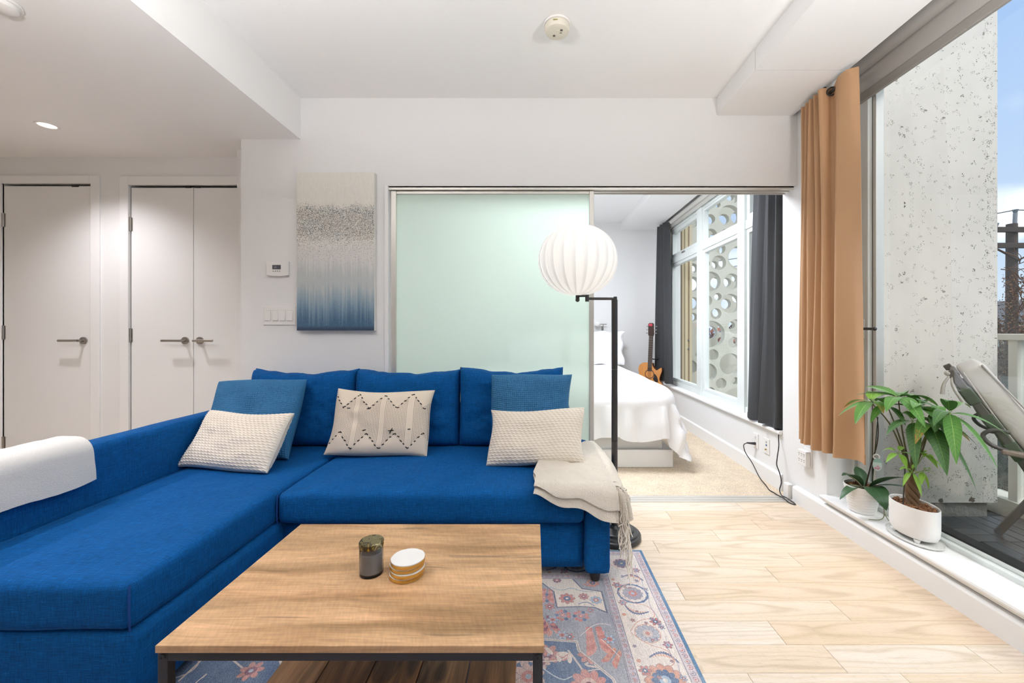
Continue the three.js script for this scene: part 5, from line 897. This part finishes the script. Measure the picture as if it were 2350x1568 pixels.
{ // guitar on its stand
  const g = thing('acoustic_guitar', 'amber acoustic guitar standing in the bedroom corner', 'guitar', [1.52, 0.19, 5.45]);
  g.rotation.set(-0.10, -0.50, -0.07);
  const add = (name, geo, m, label) => { const q = shade(new THREE.Mesh(geo, m)); q.name = name; if (label) q.userData.label = label; g.add(q); return q; };
  const half = [[0, 0], [0.11, 0.004], [0.175, 0.05], [0.195, 0.13], [0.17, 0.22], [0.130, 0.275], [0.135, 0.34], [0.148, 0.40], [0.13, 0.46], [0.08, 0.49], [0.03, 0.492]];
  const cut = [[0, 0], [0.11, 0.004], [0.175, 0.05], [0.195, 0.13], [0.17, 0.22], [0.130, 0.275], [0.138, 0.34], [0.155, 0.395], [0.150, 0.435], [0.125, 0.425], [0.09, 0.40], [0.06, 0.42], [0.034, 0.46], [0.03, 0.492]];
  const Lc = new THREE.CatmullRomCurve3(half.map(([a, b]) => new THREE.Vector3(-a, b, 0))).getPoints(60), Rc = new THREE.CatmullRomCurve3(cut.map(([a, b]) => new THREE.Vector3(a, b, 0))).getPoints(80);
  const outline = [...Rc, ...Lc.reverse()].map((p) => new THREE.Vector2(p.x, p.y)), sh = new THREE.Shape(outline);
  const hole = new THREE.Path(); hole.absarc(0, 0.345, 0.049, 0, 6.283, true);
  const face = new THREE.Shape(outline); face.holes.push(hole);
  const woodT = dataTex(256, 256, (u, v, o) => { const k = 0.93 + 0.12 * (vn(u * 90, v * 4, 421, 90, 4) - 0.5) + 0.1 * (fbm(u * 4, v * 4, 422, 2, 4, 4) - 0.5); o[0] = 222 * k; o[1] = 146 * k; o[2] = 66 * k; }); woodT.repeat.set(3, 3);
  const amber = phys('#ffffff', 0.3, { map: woodT, clearcoat: 0.6, clearcoatRoughness: 0.15 }), side = phys('#8a4a22', 0.35, { clearcoat: 0.5 }), dark = mat('#3a2418', 0.5);
  add('body', new THREE.ExtrudeGeometry(sh, { depth: 0.09, bevelEnabled: true, bevelSize: 0.002, bevelThickness: 0.002 }).translate(0, 0, -0.046), side, 'reddish brown sides');
  add('soundboard', new THREE.ExtrudeGeometry(face, { depth: 0.003, bevelEnabled: false }).translate(0, 0, 0.0465), amber, 'amber soundboard');
  const hl = new THREE.CylinderGeometry(0.049, 0.049, 0.001, 36); hl.rotateX(Math.PI / 2); hl.translate(0, 0.345, 0.0475); add('sound_hole', hl, dark);
  const ro = new THREE.RingGeometry(0.050, 0.062, 40); ro.translate(0, 0.345, 0.0502); add('rosette', ro, mat('#6b4526', 0.5));
  const pgd = new THREE.Shape(); pgd.moveTo(0.055, 0.36); pgd.quadraticCurveTo(0.11, 0.33, 0.115, 0.25); pgd.quadraticCurveTo(0.08, 0.23, 0.045, 0.29); pgd.quadraticCurveTo(0.07, 0.32, 0.055, 0.36); add('pickguard', new THREE.ExtrudeGeometry(pgd, { depth: 0.001, bevelEnabled: false }).translate(0, 0, 0.0498), mat('#231a17', 0.3));
  add('bridge', new RoundedBoxGeometry(0.15, 0.028, 0.010, 2, 0.003).translate(0, 0.15, 0.054), dark);
  add('neck', new RoundedBoxGeometry(0.052, 0.42, 0.022, 2, 0.008).translate(0, 0.63, 0.04), side);
  const fb = add('fretboard', new THREE.BoxGeometry(0.053, 0.46, 0.006).translate(0, 0.615, 0.053), dark);
  for (let k = 0; k < 18; k++) { const q = shade(new THREE.Mesh(new THREE.BoxGeometry(0.053, 0.0022, 0.0018).translate(0, 0.842 - 0.648 * (1 - Math.pow(2, -k / 12)), 0.0565), M.steel)); q.name = 'fret'; fb.add(q); }
  const hd = new THREE.Shape([[-0.026, 0], [0.026, 0], [0.038, 0.03], [0.036, 0.17], [0.012, 0.185], [0, 0.176], [-0.012, 0.185], [-0.036, 0.17], [-0.038, 0.03]].map((p) => new THREE.Vector2(...p)));
  const hs = add('headstock', new THREE.ExtrudeGeometry(hd, { depth: 0.016, bevelEnabled: false }).rotateX(0.22).translate(0, 0.84, 0.035), dark);
  for (const m of [-1, 1]) for (let k = 0; k < 3; k++) { const q = shade(new THREE.Mesh(merge([new THREE.CylinderGeometry(0.003, 0.003, 0.03, 8).rotateZ(Math.PI / 2).translate(m * 0.046, 0.885 + k * 0.045, 0.035), new THREE.SphereGeometry(0.010, 10, 8).scale(1, 0.8, 0.6).translate(m * 0.062, 0.885 + k * 0.045, 0.035)]), M.steel)); q.name = 'tuning_peg'; hs.add(q); }
  for (let k = 0; k < 6; k++) { const x = -0.02 + k * 0.008; add('string', rod(new THREE.Vector3(x, 0.16, 0.060), new THREE.Vector3(x * 0.9, 0.845, 0.059), 0.0007, 5), M.steel); }
  add('capo', new RoundedBoxGeometry(0.05, 0.035, 0.03, 2, 0.006).translate(-0.005, 0.99, 0.075), mat('#c0394a', 0.5), 'red clip on the headstock');
  const s = thing('guitar_stand', 'slim black stand holding the acoustic guitar', 'stand', [1.62, 0.004, 5.62]);
  part(s, 'upright', rod(V(1.625, 0.02, 5.64), V(1.645, 0.72, 5.60), 0.008, 12), M.blackMetal);
  part(s, 'yoke', tube([V(1.555, 0.735, 5.50), V(1.565, 0.735, 5.55), V(1.645, 0.72, 5.60), V(1.70, 0.735, 5.58), V(1.705, 0.735, 5.53)], 0.007, 24, 8), M.black);
  part(s, 'cradle', merge([tube([V(1.56, 0.185, 5.42), V(1.555, 0.165, 5.45), V(1.625, 0.16, 5.60), V(1.70, 0.165, 5.48), V(1.705, 0.185, 5.46)], 0.007, 30, 8)]), M.black);
  for (const [a, b] of [[1.50, 5.50], [1.70, 5.46], [1.62, 5.80]]) part(s, 'leg', rod(V(1.625, 0.12, 5.635), V(a, 0.012, b), 0.007, 10), M.blackMetal);
}

// ---------- balcony ----------
{
  const fin = bx(1.96, 2.80, 0.075, 3.9, 2.50, 2.70), p = fin.attributes.position, uv = fin.attributes.uv;
  for (let i = 0; i < p.count; i++) { const side = Math.abs(p.getX(i) - 2.80) < 1e-4 && uv.getX(i) < -1; uv.setXY(i, (p.getX(i) - 1.90) / 0.90 - (-p.getZ(i) - 2.5) * 0.9, (p.getY(i) - 0.075) / 1.8); }
  concreteTex.wrapS = concreteTex.wrapT = THREE.MirroredRepeatWrapping;
  const c = thing('concrete_wall', 'pale pitted concrete partition wall at the end of the balcony', 'wall', [2.4, 0, 2.6], null, 'structure');
  part(c, 'slab', fin, M.concrete);
  part(c, 'plinth', bx(1.96, 2.77, -0.03, 0.075, 2.53, 2.70), mat('#8f8b84', 0.95, { bumpMap: paintBump, bumpScale: 0.006 }), 'weathered grey footing');
  const dk = thing('balcony_deck', 'dark wet slatted deck tiles on the balcony floor', 'deck', [2.4, 0, 1.5], null, 'structure');
  part(dk, 'deck_bed', bx(1.95, 3.05, -0.25, -0.03, -2.5, 2.75), M.dark);
  const sm = [mat('#4b4b4d', 0.30), mat('#444447', 0.36), mat('#525254', 0.33)], T = 0.303;
  for (let i = -1; i < 3; i++) for (let j = 0; j < 14; j++) for (let k = 0; k < 4; k++) {
    const xa = 2.21 + i * T, da = 2.49 - (j + 1) * T, q = T / 4; let b;
    if ((i + j) % 2 === 0) b = [xa + 0.001, xa + T - 0.002, da + k * q + 0.002, da + (k + 1) * q - 0.003]; else b = [xa + k * q + 0.002, xa + (k + 1) * q - 0.003, da + 0.001, da + T - 0.002];
    b[0] = Math.max(b[0], 1.965); b[1] = Math.min(b[1], 2.90); if (b[1] - b[0] < 0.01) continue;
    part(dk, 'deck_slat', rb(b[0], b[1], -0.03, 0, b[2], b[3], 0.003, 1), sm[Math.floor(rnd() * 3)]);
  }
  part(dk, 'curb', bx(2.90, 3.06, -0.25, 0.075, -2.5, 2.72), M.concretePlain);
  const r = thing('glass_railing', 'balcony railing of rain-speckled glass under a beige cap rail', 'railing', [2.95, 0.07, 1.5]);
  const beige = mat('#d9d3c6', 0.6), drops = dataTex(512, 512, grey((u, v) => { let b = 0; for (const [n, s] of [[70, 1], [120, 2]]) { const i = Math.floor(u * n), j = Math.floor(v * n), h = hash(i, j, s); if (h > 0.72) { const cx = (i + 0.3 + 0.4 * hash(i, j, s + 5)) / n, cy = (j + 0.3 + 0.4 * hash(i, j, s + 9)) / n; b = Math.max(b, 1 - Math.hypot(u - cx, v - cy) * n * 2.6); } } return clamp(b); }), false);
  const wet = phys('#f3f7f5', 0.02, { transmission: 1, thickness: 0, bumpMap: rep(drops, 1.5), bumpScale: 0.003 });
  part(r, 'cap_rail', rb(2.905, 2.985, 1.055, 1.095, -2.5, 2.9, 0.006), beige);
  for (const d of [2.50, 1.2, -0.1, -1.4]) part(r, 'post', rb(2.92, 2.97, 0.07, 1.056, d, d + 0.05, 0.003), beige);
  for (const d of [2.56, 1.26, -0.04]) part(r, 'glass_panel', bx(2.94, 2.95, 0.11, 1.05, d - 1.25, d - 0.07), wet);
  part(r, 'glass_panel', bx(2.94, 2.95, 0.11, 1.05, 2.56, 2.9), wet);
}
{ // reclining garden chair with a cushion, seen in profile
  const g = thing('garden_chair', 'dark reclining garden chair with a pale cushion on the balcony', 'chair', [2.235, 0, 2.20]); g.rotation.y = -0.76;
  const add = (name, geo, m, to = g) => { const q = shade(new THREE.Mesh(geo, m)); q.name = name; to.add(q); return q; }, P = (x, y, z) => new THREE.Vector3(x, y, z), W = 0.24;
  const fr = mat('#5d5753', 0.5, { metalness: 0.3 }), web = mat('#5c6452', 0.85, { bumpMap: rep(clothBump, 4), bumpScale: 0.001 }), cush = mat('#cfc6be', 0.8, { bumpMap: rep(clothBump, 6), bumpScale: 0.0005 });
  const A = P(0, 0.90, 0), B2 = P(0.40, 0.235, 0), ang = Math.atan2(B2.y - A.y, B2.x - A.x), mid = A.clone().lerp(B2, 0.5), len = A.distanceTo(B2);
  const lay = (geo, along, off) => { geo.rotateZ(ang); geo.translate(lerp(A.x, B2.x, along) - Math.sin(ang) * off, lerp(A.y, B2.y, along) + Math.cos(ang) * off, 0); return geo; };
  for (const z of [-W, W]) { add('back_stile', lay(new RoundedBoxGeometry(len + 0.06, 0.034, 0.022, 2, 0.006), 0.5, -0.012).translate(0, 0, z), fr); add('seat_rail', new RoundedBoxGeometry(0.36, 0.03, 0.022, 2, 0.006).rotateZ(0.14).translate(0.50, 0.32, z), fr); }
  add('top_bar', rod(P(A.x, A.y, -W), P(A.x, A.y, W), 0.012, 12), fr);
  for (let k = 0; k < 5; k++) add('web_strap', lay(new RoundedBoxGeometry(0.085, 0.05, 2 * W + 0.03, 2, 0.01), 0.14 + k * 0.18, -0.014), web);
  const bc = add('back_cushion', lay(softBox(-0.40, 0.34, -0.048, 0.048, -W, W, 0.024, 0.02, (u, v, w) => 0.010 * (1 - u * u) * (1 - w * w)), 0.5, 0.062), cush);
  for (const v of [-0.046, 0.046]) add('piping', lay(tube([P(-0.39, v * 0.8, W), P(-0.1, v * 1.18, W - 0.004), P(0.1, v * 1.18, W - 0.004), P(0.335, v, W)], 0.0045, 24, 6), 0.5, 0.062), mat('#b9afa8', 0.8), bc);
  add('seat_cushion', softBox(0.43, 0.68, 0.35, 0.44, -W, W, 0.03, 0.03, null), cush);
  for (const [q, l] of [[0.0, 0.07], [0.03, 0.10]]) add('tie', taperTube([P(A.x - 0.015, A.y + 0.01, W + 0.004), P(A.x - 0.045 + q, A.y - 0.05, W + 0.01), P(A.x - 0.05 + q * 2.4, A.y - 0.03 - l, W + 0.008)], 0.004, 0.009, 14, 8), cush);
  add('tie_knot', new THREE.SphereGeometry(0.014, 16, 12).translate(A.x - 0.03, A.y + 0.005, W), cush);
  for (const z of [-W - 0.03, W + 0.03]) {
    add('armrest', new RoundedBoxGeometry(0.52, 0.022, 0.045, 2, 0.007).rotateZ(-0.10).translate(0.40, 0.535, z), mat('#857367', 0.6));
    add('arm_bracket', tube([P(0.17, 0.562, z), P(0.11, 0.585, z), P(0.085, 0.625, z), P(0.12, 0.655, z), P(0.17, 0.65, z)], 0.009, 20, 8), fr);
    add('leg', new RoundedBoxGeometry(0.034, 0.42, 0.026, 2, 0.005).rotateZ(-0.50).translate(0.275, 0.185, z), fr);
    add('leg', new RoundedBoxGeometry(0.034, 0.56, 0.026, 2, 0.005).rotateZ(0.52).translate(0.47, 0.245, z), fr);
  }
}
// ---------- perforated concrete screens outside the bedroom ----------
const px = (zx, zy, Z) => [(1500 + zx / 3.017 - 1225) / 950 * Z, 1.12 - (440 + zy / 3.017 - 757) / 950 * Z];    // survey sheet units to metres at depth Z
function screenWall(name, label, x0, x1, y0, y1, Z, list, extra, material, thick) {
  const s = new THREE.Shape([new THREE.Vector2(x0, y0), new THREE.Vector2(x1, y0), new THREE.Vector2(x1, y1), new THREE.Vector2(x0, y1)]), placed = [];
  const put = (x, y, r) => { r = Math.min(r, x - x0 - 0.03, x1 - x - 0.03, y - y0 - 0.03, y1 - y - 0.03); for (const [a, b, q] of placed) r = Math.min(r, Math.hypot(a - x, b - y) - q - 0.016); if (r < 0.035) return; placed.push([x, y, r]); const h = new THREE.Path(); h.absarc(x, y, r, 0, 2 * Math.PI, true); s.holes.push(h); };
  for (const [a, b, r] of list) { const [x, y] = px(a, b, Z); put(x, y, r / 3.017 / 950 * Z); }
  for (let k = 0; k < extra; k++) put(rr(x0, x1), rr(y0 + 0.4, y1), rr(0.05, 0.2));
  const g = new THREE.ExtrudeGeometry(s, { depth: thick, bevelEnabled: false, curveSegments: 40 }); g.translate(0, 0, -Z - thick); struct(name, label, 'wall', boxUV(g), material);
}
screenWall('perforated_screen', 'pale concrete screen pierced with round holes outside the bedroom window', 2.12, 3.9, -0.6, 4.4, 5.95, [
  [545, 38, 44], [442, 88, 22], [525, 165, 73], [392, 190, 34], [395, 302, 46], [502, 295, 38], [463, 395, 35], [598, 460, 85], [452, 492, 50], [372, 498, 20], [396, 622, 68], [540, 622, 55], [368, 755, 38], [445, 727, 26], [533, 775, 74], [432, 845, 38], [400, 988, 93], [568, 935, 50], [555, 1043, 37], [412, 1130, 38], [532, 1195, 75], [378, 1250, 60], [468, 1328, 37], [565, 1310, 25], [388, 1395, 42], [565, 1430, 70], [272, 530, 34], [270, 640, 55], [272, 775, 45], [275, 868, 28], [650, 640, 30], [668, 330, 36], [672, 760, 44], [660, 900, 30]], 90, M.concretePlain, 0.11);
screenWall('perforated_screen', 'second concrete screen farther out, seen through the round holes', 2.3, 5.4, -1.2, 5.2, 7.3, [
  [405, 195, 40], [487, 190, 50], [575, 180, 40], [420, 322, 32], [485, 408, 30], [418, 508, 27], [478, 495, 38], [590, 455, 72], [430, 632, 38], [505, 628, 38], [560, 602, 22], [445, 735, 28], [500, 778, 48], [578, 735, 34], [438, 836, 32], [396, 975, 44], [468, 950, 26], [468, 1030, 24], [538, 925, 26], [573, 1035, 22], [530, 35, 28], [576, 22, 18], [445, 85, 24], [272, 545, 40], [270, 640, 44], [272, 770, 40], [275, 868, 26]], 0, M.concretePlain, 0.11);
{
  const c = thing('timber_cladding', 'vertical beige and brown boards at the far end of the bedroom window', 'cladding', [2.0, 0, 5.6], null, 'structure');
  const cols = ['#c9c6b4', '#d6cfb8', '#7b6a58', '#cdbd9d', '#d8c8a6', '#b89a7c', '#d0c0a0'];
  let x = 1.90; cols.forEach((k, i) => { const w = [0.03, 0.035, 0.05, 0.04, 0.04, 0.018, 0.04][i]; part(c, 'board', rb(x, x + w - 0.003, -0.3, 4.2, 5.62 + (i % 2) * 0.012, 5.66, 0.002), mat(k, 0.8)); x += w; });
  part(c, 'bolt', rod(V(2.10, 0.98, 5.63), V(2.10, 0.98, 5.612), 0.012, 12), M.steel); part(c, 'bolt', rod(V(2.10, 0.86, 5.63), V(2.10, 0.86, 5.612), 0.012, 12), M.steel);
}
// ---------- street beyond ----------
struct('ground', 'grey street ground far below the balcony', 'ground', bx(-60, 140, -5.2, -5.0, -60, 160), mat('#8c8b86', 0.95));
{
  const D = 15, X = 17.32, p = thing('utility_pole', 'dark wooden utility pole with crossarms beyond the balcony', 'utility pole', [X, -5, D]), w = mat('#5b5048', 0.9, { bumpMap: rep(woolBump, 1, 6), bumpScale: 0.02 });
  part(p, 'pole', cyl(X, -5, 4.95, D, 0.19, 0.15, 16), w);
  part(p, 'pole_top', rod(V(X + 0.1, 4.8, D), V(X + 0.13, 5.35, D), 0.06, 10), mat('#8d8f92', 0.5));
  for (const [y, l] of [[4.70, 2.6], [4.13, 2.2]]) part(p, 'crossarm', rb(X - l / 2, X + l / 2, y - 0.09, y + 0.09, D - 0.26, D - 0.14, 0.01), w);
  for (const m of [-1, 1]) part(p, 'brace', rod(V(X, 3.6, D - 0.2), V(X + m * 0.9, 4.08, D - 0.2), 0.03, 8), w);
  for (const [x, y] of [[-1.2, 4.8], [-0.8, 4.8], [0.9, 4.8], [1.2, 4.8], [0.13, 5.35]]) part(p, 'insulator', cyl(X + x, y, y + 0.12, D - (x === 0.13 ? 0 : 0.2), 0.05, 0.09, 12), mat('#7d8386', 0.3));
  const wire = (a, b, sag) => { const pts = []; for (let i = 0; i <= 12; i++) { const t = i / 12, q = a.clone().lerp(b, t); q.y -= sag * 4 * t * (1 - t); pts.push(q); } return tube(pts, 0.016, 24, 5); };
  for (const [a, b, label] of [[V(X + 0.13, 5.46, D), V(X + 30, 7.6, D + 2), 'overhead wire rising from the top of the utility pole'], [V(X + 0.13, 5.46, D), V(X - 22, 4.4, D + 14), 'overhead wire from the pole top running behind the concrete partition'], [V(X + 1.2, 4.9, D - 0.2), V(X + 30, 6.4, D), 'overhead wire leaving the end of the upper crossarm outwards'], [V(X - 1.2, 4.9, D - 0.2), V(X - 22, 4.0, D + 14), 'overhead wire from the upper crossarm seen through the round holes']]) part(p, 'wire', wire(a, b, 0.6), M.dark);
  // bare vine with brown leaves climbing the pole
  const v = thing('climbing_vine', 'bare brown vine tangled around the utility pole', 'vine', [X, -5, D - 0.3]), tw = [];
  for (let k = 0; k < 70; k++) { const a = rnd() * 6.28, y = rr(-1, 3.6), r0 = 0.2, pts = [V(X + r0 * Math.cos(a), y, D - 0.15 - Math.abs(r0 * Math.sin(a)))]; let q = pts[0].clone(), dir = new THREE.Vector3(rr(-1, 1), rr(-0.3, 0.8), rr(0, 0.6)).normalize(); for (let i = 0; i < 4; i++) { q = q.clone().addScaledVector(dir, rr(0.12, 0.32)); dir.add(new THREE.Vector3(rr(-0.6, 0.6), rr(-0.5, 0.6), rr(-0.4, 0.4))).normalize(); pts.push(q); } tw.push(tube(pts, rr(0.008, 0.022), 10, 4)); }
  part(v, 'twigs', merge(tw), mat('#6b4f3d', 0.9)).userData.kind = 'stuff';
  const lf = new THREE.InstancedMesh(new THREE.PlaneGeometry(0.042, 0.028), mat('#ffffff', 0.9, { side: THREE.DoubleSide }), 4200), mm = new THREE.Matrix4(), qq = new THREE.Quaternion(), col = new THREE.Color();
  for (let k = 0; k < 4200; k++) { const y = -1.5 + 4.6 * Math.pow(rnd(), 1.3), r = Math.abs(rr(-1, 1) + rr(-1, 1)) * 0.42 * (y > 2.2 ? 0.5 : 1) + 0.18, a = rnd() * 6.28; qq.setFromEuler(new THREE.Euler(rnd() * 6, rnd() * 6, rnd() * 6)); mm.compose(new THREE.Vector3(r * Math.cos(a), y + 5, r * Math.sin(a) * 0.8), qq, new THREE.Vector3(1, 1, 1).multiplyScalar(rr(0.6, 1.5))); lf.setMatrixAt(k, mm); lf.setColorAt(k, col.set(['#7a5a44', '#93684a', '#5d4636', '#a27a58'][k % 4])); }
  lf.name = 'dry_leaves'; lf.userData.kind = 'stuff'; shade(lf); v.add(lf);
}
function shrub(name, label, x, y, d, rx, ry, rd, n, cols, size, group) {
  const g = thing(name, label, 'shrub', [x, -5, d], group), tw = [];
  for (let k = 0; k < 26; k++) { const p = [V(x + rr(-0.2, 0.2) * rx, -5, d)], e = V(x + rr(-0.9, 0.9) * rx, y + rr(0.1, 0.95) * ry, d + rr(-0.6, 0.6) * rd); p.push(p[0].clone().lerp(e, 0.5).add(new THREE.Vector3(rr(-0.3, 0.3), rr(-0.2, 0.5), 0)), e); tw.push(taperTube(p, 0.06, 0.012, 12, 5)); }
  part(g, 'branches', merge(tw), mat('#5b4a40', 0.9));
  const lf = new THREE.InstancedMesh(new THREE.PlaneGeometry(size, size * 0.7), mat('#ffffff', 0.9, { side: THREE.DoubleSide }), n), mm = new THREE.Matrix4(), qq = new THREE.Quaternion(), col = new THREE.Color();
  for (let k = 0; k < n; k++) { const a = rnd() * 6.28, e = Math.acos(rr(-1, 1)), q = Math.cbrt(rnd()); qq.setFromEuler(new THREE.Euler(rnd() * 6, rnd() * 6, rnd() * 6)); mm.compose(new THREE.Vector3(rx * q * Math.sin(e) * Math.cos(a), y + 5 + ry * q * Math.cos(e), rd * q * Math.sin(e) * Math.sin(a)), qq, new THREE.Vector3(1, 1, 1).multiplyScalar(rr(0.6, 1.4))); lf.setMatrixAt(k, mm); lf.setColorAt(k, col.set(cols[k % cols.length])); }
  lf.name = 'foliage'; lf.userData.kind = 'stuff'; shade(lf); g.add(lf);
}
shrub('autumn_shrub', 'reddish brown shrub glimpsed through the perforated screens', 12.5, -0.9, 26, 3.4, 2.3, 2, 2600, ['#8a4a3c', '#a5614a', '#6e4034', '#7d5b45'], 0.28, null);
shrub('bare_shrub', 'thin brown bush behind the utility pole', 22.5, -0.8, 19.5, 2.6, 2.6, 2, 1500, ['#6a5a4a', '#7c6a58', '#5c5148'], 0.2, null);
shrub('evergreen_shrub', 'dark bush seen through the glass railing', 14.5, -2.6, 12.2, 1.6, 2.3, 1.5, 2200, ['#3c4338', '#4a4f42', '#2f352e'], 0.2, null);
{
  const h = thing('distant_house', 'distant grey house with a low roof beyond the pole', 'building', [39, -5, 33]);
  part(h, 'wall', bx(30, 47, -5, 1.6, 32, 40), mat('#a9a7a4', 0.9));
  const s = new THREE.Shape([[29.5, 1.5], [47.5, 1.5], [44.5, 3.3], [32.5, 3.3]].map((p) => new THREE.Vector2(...p))); part(h, 'roof', boxUV(new THREE.ExtrudeGeometry(s, { depth: 9, bevelEnabled: false }).translate(0, 0, -40.5)), mat('#77787c', 0.9));
  for (let k = 0; k < 4; k++) { const x = 33 + k * 3.4, w = part(h, 'window', bx(x, x + 1.4, -1.2, 0.6, 31.93, 32.0), mat('#e6e6e4', 0.6)); part(w, 'pane', bx(x + 0.1, x + 1.3, -1.1, 0.5, 31.9, 31.93), mat('#4d565e', 0.2)); }
}

renderer.render(scene, camera);
